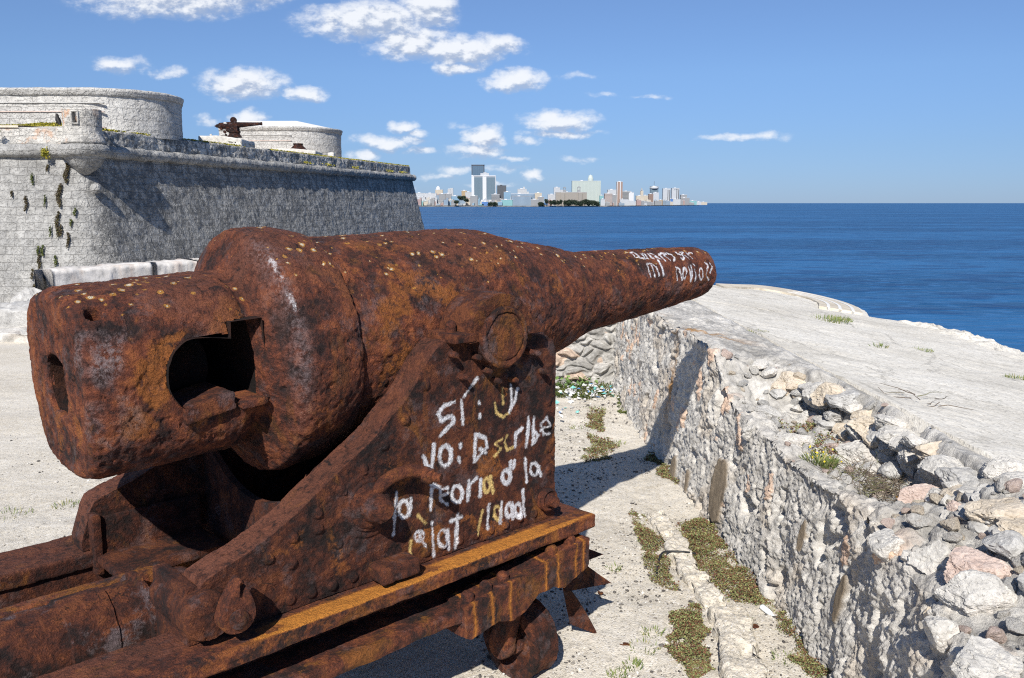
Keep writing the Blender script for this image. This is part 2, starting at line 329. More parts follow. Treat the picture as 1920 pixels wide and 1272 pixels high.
# measured outlines
PLATE_TEXT=[
(0,[(1.305,1.398),(1.256,1.392),(1.221,1.364),(1.238,1.333),(1.291,1.341),(1.304,1.321),(1.263,1.293),(1.233,1.272)]),
(0,[(1.428,1.475),(1.391,1.441),(1.359,1.412)]),
(0,[(1.345,1.399),(1.349,1.349),(1.353,1.295)]),
(0,[(1.441,1.376),(1.442,1.369)]),
(0,[(1.444,1.322),(1.445,1.309)]),
(0,[(1.625,1.421),(1.63,1.346),(1.615,1.299)]),
(0,[(1.666,1.396),(1.65,1.35),(1.622,1.313)]),
(1,[(1.576,1.413),(1.58,1.346)]),
(1,[(1.53,1.355),(1.541,1.312),(1.578,1.286),(1.615,1.299)]),
(0,[(1.196,1.236),(1.187,1.133)]),
(0,[(1.146,1.201),(1.159,1.16),(1.189,1.136)]),
(0,[(1.286,1.175),(1.282,1.155),(1.27,1.142),(1.255,1.139),(1.24,1.148),(1.229,1.166),(1.225,1.188),(1.229,1.208),(1.241,1.221),(1.256,1.224),(1.271,1.215),(1.283,1.198),(1.286,1.175)]),
(0,[(1.336,1.21),(1.337,1.202)]),
(0,[(1.328,1.156),(1.33,1.143)]),
(0,[(1.419,1.243),(1.411,1.119)]),
(0,[(1.419,1.243),(1.478,1.213),(1.484,1.171),(1.416,1.123)]),
(0,[(1.444,1.172),(1.477,1.147)]),
(0,[(1.653,1.202),(1.651,1.142)]),
(0,[(1.653,1.191),(1.69,1.218)]),
(0,[(1.735,1.26),(1.718,1.128)]),
(0,[(1.767,1.25),(1.76,1.131),(1.797,1.163),(1.767,1.192)]),
(0,[(1.81,1.184),(1.862,1.198),(1.851,1.235),(1.813,1.215),(1.83,1.165),(1.868,1.157)]),
(1,[(1.575,1.191),(1.533,1.176),(1.568,1.147),(1.526,1.123)]),
(1,[(1.605,1.2),(1.588,1.173),(1.603,1.134),(1.635,1.141)]),
(0,[(1.18,1.077),(1.229,1.051)]),
(0,[(1.181,1.055),(1.178,0.968)]),
(0,[(1.265,1.042),(1.23,1.043),(1.228,0.999),(1.264,0.974)]),
(0,[(1.23,1.017),(1.266,1.016)]),
(0,[(1.343,0.997),(1.339,0.98),(1.329,0.969),(1.315,0.968),(1.301,0.976),(1.291,0.992),(1.287,1.011),(1.291,1.028),(1.302,1.038),(1.316,1.04),(1.33,1.032),(1.34,1.016),(1.343,0.997)]),
(0,[(1.382,1.045),(1.376,0.963)]),
(0,[(1.382,1.026),(1.425,1.048)]),
(0,[(1.447,1.037),(1.44,0.966)]),
(1,[(1.502,1),(1.499,0.986),(1.492,0.977),(1.482,0.975),(1.472,0.982),(1.465,0.994),(1.462,1.009),(1.465,1.023),(1.472,1.032),(1.482,1.034),(1.492,1.028),(1.499,1.015),(1.502,1)]),
(1,[(1.504,1.036),(1.516,0.967)]),
(0,[(1.621,1.01),(1.618,0.995),(1.608,0.986),(1.596,0.985),(1.583,0.992),(1.574,1.005),(1.571,1.021),(1.574,1.035),(1.584,1.044),(1.596,1.045),(1.608,1.038),(1.618,1.025),(1.621,1.01)]),
(0,[(1.622,1.076),(1.614,0.987)]),
(0,[(1.645,1.075),(1.638,1.049)]),
(0,[(1.712,1.073),(1.723,0.962)]),
(0,[(1.794,1.005),(1.791,0.992),(1.782,0.983),(1.769,0.982),(1.757,0.989),(1.748,1.001),(1.745,1.016),(1.748,1.03),(1.757,1.038),(1.769,1.039),(1.781,1.033),(1.79,1.02),(1.794,1.005)]),
(0,[(1.798,1.014),(1.812,0.97)]),
(0,[(1.007,1.082),(0.992,0.916)]),
(0,[(1.067,1.002),(1.063,0.985),(1.054,0.974),(1.042,0.972),(1.031,0.98),(1.023,0.995),(1.02,1.014),(1.023,1.031),(1.032,1.041),(1.044,1.043),(1.056,1.036),(1.064,1.02),(1.067,1.002)]),
(0,[(1.079,1.04),(1.07,0.981)]),
(0,[(1.141,0.867),(1.138,0.857),(1.13,0.851),(1.118,0.852),(1.107,0.858),(1.099,0.868),(1.096,0.88),(1.1,0.89),(1.108,0.896),(1.119,0.895),(1.13,0.889),(1.139,0.879),(1.141,0.867)]),
(0,[(1.119,0.874),(1.148,0.825)]),
(0,[(1.183,0.915),(1.188,0.769)]),
(0,[(1.26,0.827),(1.256,0.81),(1.247,0.799),(1.235,0.797),(1.224,0.806),(1.215,0.821),(1.212,0.84),(1.216,0.857),(1.225,0.868),(1.236,0.869),(1.248,0.861),(1.257,0.846),(1.26,0.827)]),
(0,[(1.26,0.857),(1.268,0.779)]),
(0,[(1.317,0.913),(1.303,0.769)]),
(0,[(1.281,0.895),(1.342,0.897)]),
(0,[(1.493,0.91),(1.483,0.811)]),
(0,[(1.63,0.852),(1.628,0.837),(1.621,0.828),(1.611,0.826),(1.602,0.833),(1.595,0.846),(1.593,0.861),(1.595,0.876),(1.602,0.885),(1.611,0.887),(1.621,0.881),(1.628,0.868),(1.63,0.852)]),
(0,[(1.632,0.883),(1.636,0.814)]),
(0,[(1.687,0.839),(1.684,0.824),(1.677,0.815),(1.668,0.813),(1.658,0.82),(1.651,0.833),(1.648,0.849),(1.651,0.863),(1.658,0.873),(1.668,0.875),(1.677,0.868),(1.684,0.855),(1.687,0.839)]),
(0,[(1.698,0.928),(1.706,0.808)]),
(0,[(1.57,0.907),(1.559,0.814)]),
(1,[(1.455,0.893),(1.428,0.799)]),
(1,[(1.564,0.857),(1.562,0.842),(1.554,0.833),(1.544,0.832),(1.534,0.839),(1.526,0.852),(1.524,0.867),(1.526,0.882),(1.534,0.891),(1.544,0.892),(1.554,0.885),(1.562,0.873),(1.564,0.857)]),
(1,[(1.075,0.864),(1.065,0.808)]),
(1,[(1.112,0.963),(1.15,0.92)]),
]
BARREL_TEXT=[
[(3.1,0.347),(3.136,0.328),(3.13,0.606),(3.102,0.565),(3.095,0.367)],
[(3.127,0.455),(3.129,0.633),(3.16,0.696)],
[(3.18,0.433),(3.171,0.665),(3.197,0.7),(3.2,0.462)],
[(3.233,0.512),(3.238,0.718)],
[(3.26,0.491),(3.301,0.631),(3.272,0.66),(3.303,0.759)],
[(3.332,0.545),(3.333,0.842)],
[(3.328,0.588),(3.394,0.474)],
[(3.383,0.469),(3.407,0.565),(3.369,0.608),(3.381,0.746),(3.397,0.847)],
[(3.421,0.507),(3.446,0.658),(3.451,0.778),(3.429,0.863)],
[(3.514,0.536),(3.516,0.633),(3.549,0.649),(3.554,0.774),(3.524,0.871),(3.515,0.819)],
[(3.564,0.472),(3.594,0.526),(3.558,0.638),(3.604,0.872)],
[(3.62,0.573),(3.637,0.862)],
[(3.619,0.666),(3.669,0.547),(3.682,0.604)],
[(3.145,0.886),(3.127,1.28)],
[(3.15,0.888),(3.179,0.881),(3.177,1.296)],
[(3.195,0.888),(3.214,1.014),(3.214,1.281)],
[(3.268,0.824),(3.264,0.979)],
[(3.265,1.036),(3.257,1.286)],
[(3.419,1.088),(3.414,1.238),(3.394,1.516)],
[(3.422,1.11),(3.442,1.196),(3.445,1.537)],
[(3.502,1.358),(3.494,1.447),(3.486,1.509),(3.475,1.527),(3.466,1.497),(3.461,1.428),(3.462,1.337),(3.472,1.248),(3.485,1.185),(3.498,1.165),(3.505,1.195),(3.505,1.266),(3.502,1.358)],
[(3.543,1.168),(3.544,1.644)],
[(3.581,1.115),(3.565,1.354),(3.544,1.644)],
[(3.611,1.077),(3.621,1.145)],
[(3.611,1.281),(3.61,1.494),(3.599,1.68)],
[(3.691,1.482),(3.688,1.589),(3.682,1.667),(3.673,1.69),(3.662,1.653),(3.654,1.568),(3.653,1.461),(3.66,1.356),(3.672,1.282),(3.684,1.258),(3.69,1.292),(3.693,1.374),(3.691,1.482)],
[(3.747,1.088),(3.771,1.198),(3.733,1.527),(3.764,1.753)],
[(3.802,1.149),(3.818,1.265),(3.78,1.495)]]
STONES=[(1.787,6.422,0.85,0.14,0.102,'pink'),(1.865,5.757,0.9,0.243,0.15,'tan'),(2.04,5.636,0.85,0.161,0.149,'tan'),(1.897,5.705,0.8,0.104,0.081,'tan'),(1.895,5.563,0.78,0.158,0.09,'white'),(1.714,6.121,0.8,0.146,0.073,'tan'),(1.837,5.869,0.8,0.118,0.047,'tan'),(1.702,5.527,0.8,0.222,0.122,'grey'),(1.545,5.126,0.78,0.238,0.186,'white'),(1.681,4.881,0.78,0.26,0.17,'white'),(2.009,5.174,0.92,0.16,0.117,'grey'),(1.999,5.32,0.8,0.153,0.098,'white'),(2.056,5.205,0.82,0.129,0.097,'grey'),(2.033,4.864,0.92,0.162,0.152,'white'),(1.967,5.197,0.75,0.118,0.075,'white'),(2.064,4.704,0.85,0.188,0.129,'tan'),(2.006,4.724,0.75,0.368,0.179,'white'),(2.131,4.621,0.8,0.168,0.138,'white'),(2.092,4.272,0.82,0.139,0.129,'grey'),(2.081,4.222,0.98,0.291,0.136,'white'),(1.958,3.581,1,0.143,0.103,'white'),(1.844,6.259,0.86,0.087,0.087,'grey'),(1.768,5.978,0.78,0.072,0.048,'white'),(1.619,2.798,0.95,0.269,0.185,'pink'),(1.833,3.345,0.85,0.081,0.081,'pink'),(1.788,3.328,0.82,0.071,0.08,'white'),(1.794,2.919,0.95,0.073,0.065,'white'),(1.531,3.251,0.78,0.172,0.172,'white'),(1.588,3.01,0.78,0.188,0.188,'white'),(1.551,2.663,0.85,0.284,0.194,'white'),(1.411,2.308,0.9,0.253,0.187,'white'),(1.355,2.628,0.72,0.147,0.162,'white'),(1.354,2.441,0.8,0.076,0.083,'grey'),(1.394,2.693,0.78,0.045,0.052,'white'),(1.419,2.78,0.78,0.034,0.057,'tan'),(1.527,3.092,0.78,0.075,0.075,'white'),(1.837,3.217,1,0.199,0.095,'white'),(2.114,3.525,1.03,0.209,0.133,'white'),(2.028,3.292,1.02,0.135,0.108,'white'),(1.885,3.089,0.98,0.17,0.102,'white'),(1.561,2.819,0.87,0.046,0.031,'pink'),(1.845,3.658,0.8,0.269,0.164,'pink')]
PATCHES=[
[(1.087,5.48),(1.335,5.83),(1.408,5.576),(1.437,5.126),(1.435,4.705),(1.477,4.343),(1.496,3.977),(1.5,3.7),(1.35,3.7),(1.387,4.056),(1.391,4.343),(1.309,4.468),(1.16,4.468),(1.115,4.813)],
[(0.896,5.83),(0.956,5.726),(0.961,5.211),(0.981,4.776),(0.923,4.601),(0.846,4.635),(0.808,4.888)],
[(0.824,4.253),(0.95,4.313),(1.037,4.343),(1.001,4.056),(0.963,3.7),(0.813,3.7),(0.797,3.926)],
[(1.211,7.345),(1.359,7.513),(1.37,6.811),(1.377,6.409),(1.314,6.409),(1.204,6.741)],
[(0.542,10.36),(1.235,10.297),(1.163,9.565),(0.495,9.431)],
[(1.29,9.845),(1.408,9.565),(1.256,8.696),(1.117,8.928)],
[(0.802,8.928),(0.961,8.81),(0.873,7.966),(0.771,8.264)],
[(0.761,7.871),(0.943,7.688),(0.852,7.107),(0.615,7.031)],
]
KERB=[(0.943,5.883),(0.974,5.388),(1.001,4.965),(1.022,4.669),(1.057,4.343),(1.034,4.056),(0.98,3.62)]
CITY=[('w0',-467,-418,4150,48.4),('w1',-413,-358,4100,46.4),('ch',-374,-338,4220,66),('ch_t',-370,-352,4230,83.7),('wt0',-316,-302,4250,68.3),('wt1',-304,-289,4255,75.2),('tan',-245,-220,4200,60.8),('w2',-226,-195,4180,53.2),('g0',-339,-311,4020,43.4),('g1',-312,-283,4025,44.9),('lb0',-284,-248,4030,33.5),('torre',-205,-140,4400,192.3),('hosp',-189,-76,4050,131.3),('dark',-72,-28,4200,85.3),('w3',27,72,4250,69.4),('w3t',54,64,4252,80.4),('w3b',72,83,4240,57.6),('slab',-190,-156,3930,33.7),('slab2',-94,-57,3960,41),('blue',-137,-108,3920,7.6),('ltblue',-38,-7,3980,51.8),('teal',-50,2,3925,16.3),('office',-5,104,3960,43.8),('office2',-1,88,3930,32),('lowgrey',86,120,3925,17.3),('beige',107,139,4050,48.3),('grey3',118,147,3970,28.8),('w4',170,208,4100,41.3),('w5',203,233,4200,75.7),('w6',231,247,4210,65.8),('nac',203,346,4000,50.9),('nt0',236,250,4004,75.6),('nt1',302,317,4004,77.6),('libre',305,450,4400,112.6),('drum',386,414,4420,139.8),('green',425,443,4200,38),('br0',433,470,4045,45.7),('gr4',487,505,4192,40.9),('w7',471,513,4261,66.1),('tower',517,546,4277,105.2),('pale',574,620,4510,61.6),('w8',607,633,4497,55.1),('cream',683,723,4753,41.3),('spire',717,733,4831,69.8),('cream2',737,766,4870,43.7),('br1',773,800,4897,52.4),('w9',817,852,5018,61.2),('gl',810,856,5064,97.6),('st0',913,958,5235,88.1),('st1',1000,1047,5416,93.3),('g5',1095,1136,5616,54.6),('g6',1093,1151,5604,34),('bl2',949,981,5271,26.8),('l0',645,679,4589,5.9),('l1',700,749,4746,10.9),('l2',861,884,5075,19.7),('l3',1008,1054,5407,24.7),('l4',1179,1227,5739,16.2),('l5',1248,1281,5849,10.5),('l6',1300,1344,5950,7.6),('l7',406,426,3960,18.7)]
LOW=[(-440,-428,3910,7),(-426,-408,3881,18.1),(-417,-405,3960,14.4),(-403,-383,3931,8.7),(-387,-369,3922,-0.5),(-372,-354,3941,18.3),(-357,-343,3949,19.2),(-344,-326,3937,-0.8),(-324,-310,3916,1.1),(-308,-288,3891,17.4),(-295,-273,3930,9.6),(-275,-259,3908,10.7),(-263,-246,3935,-1.4),(-246,-226,3934,-3.4),(-231,-210,3952,-2.8),(-212,-194,3947,14.9),(-196,-183,3948,18.4),(-181,-171,3913,1.1),(-175,-161,3950,1.8),(-164,-147,3937,18.8),(-149,-128,3920,-3.1),(-129,-115,3928,18),(-119,-107,3929,10.3),(-109,-99,3905,-0.5),(-99,-78,3917,10.9),(-81,-63,3925,5.9),(-65,-44,3914,7.9)]
CTREES=[(-97,3850,19,5.8,-9.6),(-77,3850,28,6.8,-9.6),(-230,3970,33,35.8,20),(-207,3910,23,23.2,9.3),(-248,3870,21,14.4,0.6),(131,3870,25,7.5,-9.7),(154,3870,17,24.2,-0.2),(173,3870,19,15.6,-5.3),(189,3870,20,17.1,-5.3),(206,3880,18,16.4,-3.3),(220,3870,16,19.5,-3.3),(243,3870,22,15.6,-7.2),(263,3870,30,17.1,-8),(286,3870,24,18.3,-8),(306,3870,24,14.4,-9.2),(326,3870,22,21.1,-8),(346,3870,26,16.3,-8.8),(364,3870,22,15.6,-9.2),(379,3870,25,8.5,-9.2)]
TUFTS=[(-12.22,3.023,0.196,0.554,0),(-12.398,2.423,0.196,0.652,0),(-13.153,2.866,0.065,0.359,1),(-13.697,2.455,0.049,0.196,0),(-13.302,2.201,0.114,0.424,0),(-12.781,2.264,0.049,0.326,1),(-11.952,1.978,0.098,0.228,1),(-12.752,3.164,0.065,0.196,0),(-12.415,1.637,0.147,0.717,0),(-12.6,1.445,0.049,0.326,1),(-12.315,1.477,0.065,0.326,0),(-12.11,1.22,0.098,0.456,0),(-12.049,1.685,0.082,0.196,1),(-12.913,0.929,0.082,0.261,1),(-12.799,0.929,0.082,0.293,1),(-12.873,0.637,0.114,0.424,0),(-12.432,0.654,0.098,0.31,1),(-14.148,0.051,0.065,0.196,1),(-13.047,0.312,0.082,0.293,0),(-12.977,-0.015,0.065,0.13,0),(-13.256,-0.212,0.13,0.196,0)]
def orient(PF):
    P, F = PF; v = 0.0
    for f in F:
        for k in range(1, f.shape[1]-1): v += np.einsum('ij,ij->', P[f[:, 0]], np.cross(P[f[:, k]], P[f[:, k+1]]))
    return (P, F) if v > 0 else (P, [f[:, ::-1] for f in F])
def stroke_field(S, Zc, strokes, w, seed=0):
    """soft paint coverage of 2-D surface points from painted strokes"""
    d = np.full(len(S), 9.0); Q = np.stack([S, Zc, np.zeros(len(S))], 1)
    for pts in strokes:
        for (x0, y0), (x1, y1) in zip(pts[:-1], pts[1:]):
            m = (S > min(x0, x1)-.04) & (S < max(x0, x1)+.04) & (Zc > min(y0, y1)-.04) & (Zc < max(y0, y1)+.04)
            if not m.any(): continue
            px_, py_ = S[m]-x0, Zc[m]-y0; vx, vy = x1-x0, y1-y0
            t = np.clip((px_*vx+py_*vy)/max(vx*vx+vy*vy, 1e-9), 0, 1)
            d[m] = np.minimum(d[m], np.hypot(px_-t*vx, py_-t*vy))
    d = d+fbm(Q*60, 2, seed)*.0022
    return np.clip(1.12-d/(w*1.15), 0, 1)
# ------------------------------------------------------------------ the cannon
GUN = empty('coastal_cannon', (-1.597, 2.937, 0), R(43.5), 'huge rusted breech loading cannon on an iron slide carriage with white painted writing', 'cannon')
EL = R(2.75); AX = np.array([math.cos(EL), 0, math.sin(EL)]); UP = np.array([-math.sin(EL), 0, math.cos(EL)]); A0 = np.array([0, 0, 1.569])
def axp(s): return A0+AX*s
RT = np.cross(AX, UP)             # points to -y, the side with the writing
def superell(e):
    def f(s, a, r):
        ex = np.where(s < .52, e, e-(e-2)*np.clip((s-.52)/.06, 0, 1))
        return r*(np.abs(np.cos(a))**ex+np.abs(np.sin(a))**ex)**(-1/ex)*.985
    return f
# breech
prof = dense([(.02, .112), (.004, .114), (0, .120), (0, .305), (.005, .319), (.016, .329), (.045, .337), (.16, .341), (.64, .345)], .0055)
P, F, ang = lathe_pf(prof, A0, AX, 380, UP, superell(2.9))
P, F = orient((P, F))
rel = P-A0; sS = rel@AX; cu = rel@UP; cr = rel@RT
# slot for the wedge, through the right hand side
def slot_in(s, z):
    zr = z-.02
    a = ((s-.36)/.105)**2+((zr-.0)/.125)**2 < 1
    b = (s > .36) & (s < .50) & (zr > -.115) & (zr < .124)
    c = (s >= .49) & (s < .612) & (zr > -.13) & (zr < .165)
    return a | b | c
hole = slot_in(sS, cu+.0*sS) & (cr > .24)
Fq = F[0]; F = [Fq[~hole[Fq].any(axis=1)]]
ph = axp(.068)+UP*.262+RT*.252; dd = np.linalg.norm(P-ph, axis=1)
pit = -sst(.030-dd, 0, .012)*.075
pit2 = -sst(.34-np.hypot(sS-.40, 0)*2, 0, .1)*0
gk = np.exp(-(np.hypot(sS-.13, (cu-.12)*.8)/.10)**2)
sp = dict(och=spots(P, [((.30, -.33, 1.66), (.09, .2, .16), .75), ((.20, -.34, 1.50), (.07, .2, .12), .7), ((.50, -.3, 1.80), (.12, .15, .06), .8), ((.0, -.22, 1.45), (.06, .05, .2), .7), ((.0, .05, 1.35), (.05, .06, .15), .6), ((.42, -.34, 1.44), (.10, .2, .05), .6)]),
          shn=spots(P, [((.12, -.32, 1.73), (.09, .12, .10), .75), ((.18, -.34, 1.55), (.05, .2, .10), .4), ((.06, -.3, 1.46), (.05, .2, .12), .4)]),
          red=spots(P, [((.35, -.05, 1.92), (.32, .3, .12), .8), ((.45, -.28, 1.83), (.14, .16, .10), .7)]))
BREECH = rusty('breech', (P, F), RUST_GUN, GUN, 1.0, 1, extra=pit, attrs=sp)
tag(BREECH, 'square rounded breech block with an open wedge slot')
P, F, a = lathe_pf(dense([(.01, .113), (.50, .10), (.50, 0)], .02), A0, AX, 90, UP); P, F = orient((P, F))
HOLE_SHADE = rust_mat('hole_shade_iron', .8, .05, 13.1, 0, False, .1)  # near-black colour paints shade into the bore and the slot
rusty('breech_bore', (P, [f[:, ::-1] for f in F]), HOLE_SHADE, BREECH, .3, 2)
# inside of the slot: a pocket running across the breech
t = np.linspace(0, 1, 40)
out = [(.36+.108*math.cos(a), .02+.128*math.sin(a)) for a in np.linspace(math.pi*.5, math.pi*1.5, 22)]
out += [(.36, -.095), (.42, -.098), (.488, -.10), (.494, -.112), (.616, -.112), (.616, .188), (.494, .188), (.49, .128), (.42, .14)]
L = len(out); dep = np.linspace(.352, -.30, 30)
P = np.concatenate([[axp(s)+UP*z+RT*d for s, z in out] for d in dep]); F = [gridfaces(len(dep), L, wrap_m=True)]
k = len(P); P = np.concatenate([P, [axp(.42)+RT*-.30]]); i0 = (len(dep)-1)*L
F.append(np.array([(k, i0+j, i0+(j+1) % L) for j in range(L)]))
rusty('wedge_slot', (P, F), HOLE_SHADE, BREECH, .6, 2)
def tilt_box(s0, s1, u0, u1, r0, r1, res=.008, rad=.008):
    P, F = box_pf(s0, s1, u0, u1, r0, r1, res, rad)
    Q = A0+P[:, :1]*AX+P[:, 1:2]*UP+P[:, 2:3]*RT
    return orient((Q, F))
PF = tilt_box(.30, .485, -.15, -.088, .10, .352); q = PF[0]; q += UP*(np.clip((q-A0)@AX-.30, 0, 1)*.12)[:, None]
rusty('locking_tongue', PF, RUST_DARK, BREECH, 1.2, 4)
rusty('locking_lip', tilt_box(.50, .60, -.132, -.105, .20, .375), RUST_RAIL, BREECH, 1.2, 5)
# reinforcing hoop
prof = dense([(.60, .30), (.608, .345), (.694, .484), (.702, .488), (.735, .497), (.84, .4905), (.93, .472), (.966, .459), (.974, .452), (.976, .43), (.976, .39)], .006)
P, F, ang = lathe_pf(prof, A0, AX, 460, UP); P, F = orient((P, F))
hs = (P-A0)@AX; ha = np.arctan2((P-A0)@RT, (P-A0)@UP)
wl = np.exp(-((hs-.696+fbm(P*9, 3, 231)*.012)/.013)**2)*sst(ha, .25, .5)*sst(ha, 1.35, 1.05)*(.55+.6*fbm(P*16, 3, 235))
hoop_at = {'paint': np.clip(wl, 0, 1)*.8, 'painty': np.zeros(len(P)), 'red': sst(np.cos(ha), .1, .8)*.7*np.clip(.6+fbm(P*5, 3, 237), 0, 1), 'shn': np.exp(-((hs-.70)/.03)**2)*sst(ha, .2, .5)*sst(ha, 2.4, 1.5)*.5,
           'och': spots(P, [((.92, -.36, 1.86), (.10, .1, .14), .6), ((.80, -.46, 1.35), (.06, .1, .2), .45)])}
rusty('breech_hoop', (P, F), RUST_GUN, GUN, 1.0, 3, attrs=hoop_at)
# barrel
prof = smooth_poly([(.95, .40), (.986, .404), (.990, .432), (1.0, .4345), (1.39, .430), (1.76, .420), (1.90, .412), (1.975, .398), (2.05, .372), (2.14, .349), (2.25, .324), (2.40, .297), (2.50, .278), (2.555, .258), (2.60, .246), (2.64, .243), (2.655, .226), (2.83, .221), (3.4, .190), (3.77, .168), (3.845, .160), (3.88, .147), (3.898, .122), (3.902, .10), (3.88, .088), (3.3, .085)], 2)
prof = dense(prof, .0075)
P, F, ang = lathe_pf(prof, A0, AX, 400, UP); P, F = orient((P, F))
sS = (P-A0)@AX; aa = np.arctan2((P-A0)@RT, (P-A0)@UP)
inn = np.linalg.norm(P-A0-sS[:, None]*AX, axis=1) > .095
rmean = .19
paint = stroke_field(sS, aa*rmean, [[(s, a*rmean) for s, a in st] for st in BARREL_TEXT], .0100, 3)*inn
rusty('barrel', (P, F), RUST_GUN, GUN, 1.0, 5, attrs={'paint': paint, 'painty': np.zeros(len(P)), 'red': sst(np.cos(aa), .35, .95)*np.clip(.55+fbm(P*4, 3, 241), 0, 1)*.8,
       'och': spots(P, [((1.35, -.36, 1.86), (.22, .14, .10), .75), ((1.15, -.41, 1.70), (.10, .1, .22), .7), ((1.05, -.43, 1.55), (.06, .1, .2), .6), ((1.75, -.30, 1.93), (.2, .12, .10), .7), ((2.9, -.15, 1.80), (.18, .08, .07), .6), ((1.30, -.2, 2.02), (.3, .12, .06), .5), ((2.2, -.3, 1.78), (.1, .1, .12), .6)])})
# trunnions, caps, cheeks (built for the right side, mirrored for the left)
def both(name, PF, m, amp=1.0, seed=0, parent=(None, None), sides=(1, -1), **kw):
    res = []
    for sd in sides:
        P, F = PF; P = P.copy()
        if sd < 0: P[:, 1] *= -1; F = [f[:, ::-1] for f in F]
        par = parent[0 if sd > 0 else 1] or GUN
        res.append(rusty(name, (P, F), m, par, amp, seed, **kw))
    return res if len(res) > 1 else res*2
TS, TZ = 1.522, 1.652
def ydisc(s, z, prof, nang=96):
    """lathe about an axis that runs to the camera side (-y); profile (distance from axis plane y, radius)"""
    P, F, a = lathe_pf(prof, (s, 0, z), (0, -1, 0), nang)
    return orient((P, F))
tr = both('trunnion', ydisc(TS, TZ, dense([(.34, .10), (.34, .118), (.655, .118), (.662, .126), (.676, .127), (.682, .120), (.682, .108), (.674, .104), (.676, .098), (.682, .09), (.684, .03), (.684, .0)], .006), 120), RUST_DARK, .8, 11)
# strap over the trunnion with two feet
th = np.linspace(math.pi*1.02, -.02*math.pi, 70); yy = np.linspace(-.655, -.462, 26)
ro, ri = .178, .124
prof2 = [(yy[0], ri), (yy[0], (ri+ro)/2)]+[(y, ro) for y in yy]+[(yy[-1], ri)]
P = np.array([[(TS+r*math.cos(t_), y, TZ+r*math.sin(t_)) for (y, r) in prof2] for t_ in th]).reshape(-1, 3)
strap = orient((P, [gridfaces(len(th), len(prof2), wrap_m=True)]))
caps = both('cap_square', strap, RUST_CHEEK, 1.1, 12, attrs=None)
for s0, s1 in ((1.285, 1.372), (1.668, 1.77)):
    both('cap_foot', box_pf(s0-.02, s1, -.665, -.47, 1.648, 1.683, .01, .006), RUST_DARK, 1.4, 13, parent=caps)
    P, F, a = lathe_pf(dense([(0, .0), (0, .022), (.04, .022), (.05, .016), (.055, 0)], .008), ((s0+s1)/2-.01, -.57, 1.675), (0, 0, 1), 18, (1, 0, 0))
    both('nut', orient((P, F)), RUST_BOLT, .8, 14, parent=caps)
# cheek plate
top = np.array([(.165, .80), (.185, .86), (.206, .927), (.225, .962), (.30, .99), (.385, 1.017), (.48, 1.058), (.578, 1.11), (.68, 1.178), (.784, 1.242), (.912, 1.319), (1.0, 1.395), (1.06, 1.44), (1.107, 1.492), (1.174, 1.583), (1.215, 1.625), (1.242, 1.641), (1.287, 1.668), (1.345, 1.678), (1.40, 1.66), (1.50, 1.655), (1.68, 1.645), (1.76, 1.628), (1.84, 1.618), (1.885, 1.59), (1.905, 1.53)])
ss = np.concatenate([np.linspace(.165, .26, 26)[:-1], np.linspace(.26, 1.905, 420)])
zt = np.interp(ss, top[:, 0], top[:, 1]); zb = np.full(len(ss), .758)+.0*ss
nz = 235
loop = [(0, v) for v in np.linspace(0, 1, nz)]+[(v, 1) for v in np.linspace(0, 1, 26)[1:]]+[(1, v) for v in np.linspace(1, 0, 60)[1:]]+[(v, 0) for v in np.linspace(1, 0, 14)[1:-1]]
loop = np.array(loop); TH = .135
P = np.zeros((len(ss), len(loop), 3)); P[..., 0] = ss[:, None]; P[..., 1] = -.60+loop[None, :, 0]*TH
P[..., 2] = zb[:, None]+loop[None, :, 1]*(zt-zb)[:, None]
n_, m_ = len(ss), len(loop); P = P.reshape(-1, 3)
F = [gridfaces(n_, m_, wrap_m=True)]
ng = [list(range(m_))[::-1], list(range((n_-1)*m_, n_*m_))]
v0 = orient((P, F)); flip = v0[1][0] is not F[0]
if flip: ng = [g[::-1] for g in ng]
P, F = v0
face = np.tile(loop[:, 0] == 0, n_)
ex = np.zeros(len(P)); rnd = random.Random(4)
rv = [(x, .80+rnd.uniform(-.006, .006)) for x in np.arange(.36, 1.88, .088)]
rv += [(x, np.interp(x, top[:, 0], top[:, 1])-.075) for x in np.arange(.46, 1.25, .10)]
rv += [(1.86, z_) for z_ in np.arange(.98, 1.5, .11)]+[(.55, .93), (.74, .95), (.66, 1.03)]
for rx, rz in rv:
    d = np.hypot(P[:, 0]-rx, P[:, 2]-rz); ex += face*np.sqrt(np.clip(1-(d/.021)**2, 0, 1))*.013*rnd.uniform(.6, 1.1)
ex -= face*sst(P[:, 2], .80, .77)*.0
ring = np.hypot(P[:, 0]-.877, P[:, 2]-1.07); ex += face*(sst(ring, .135, .125)*.008+sst(ring, .105, .098)*.010)
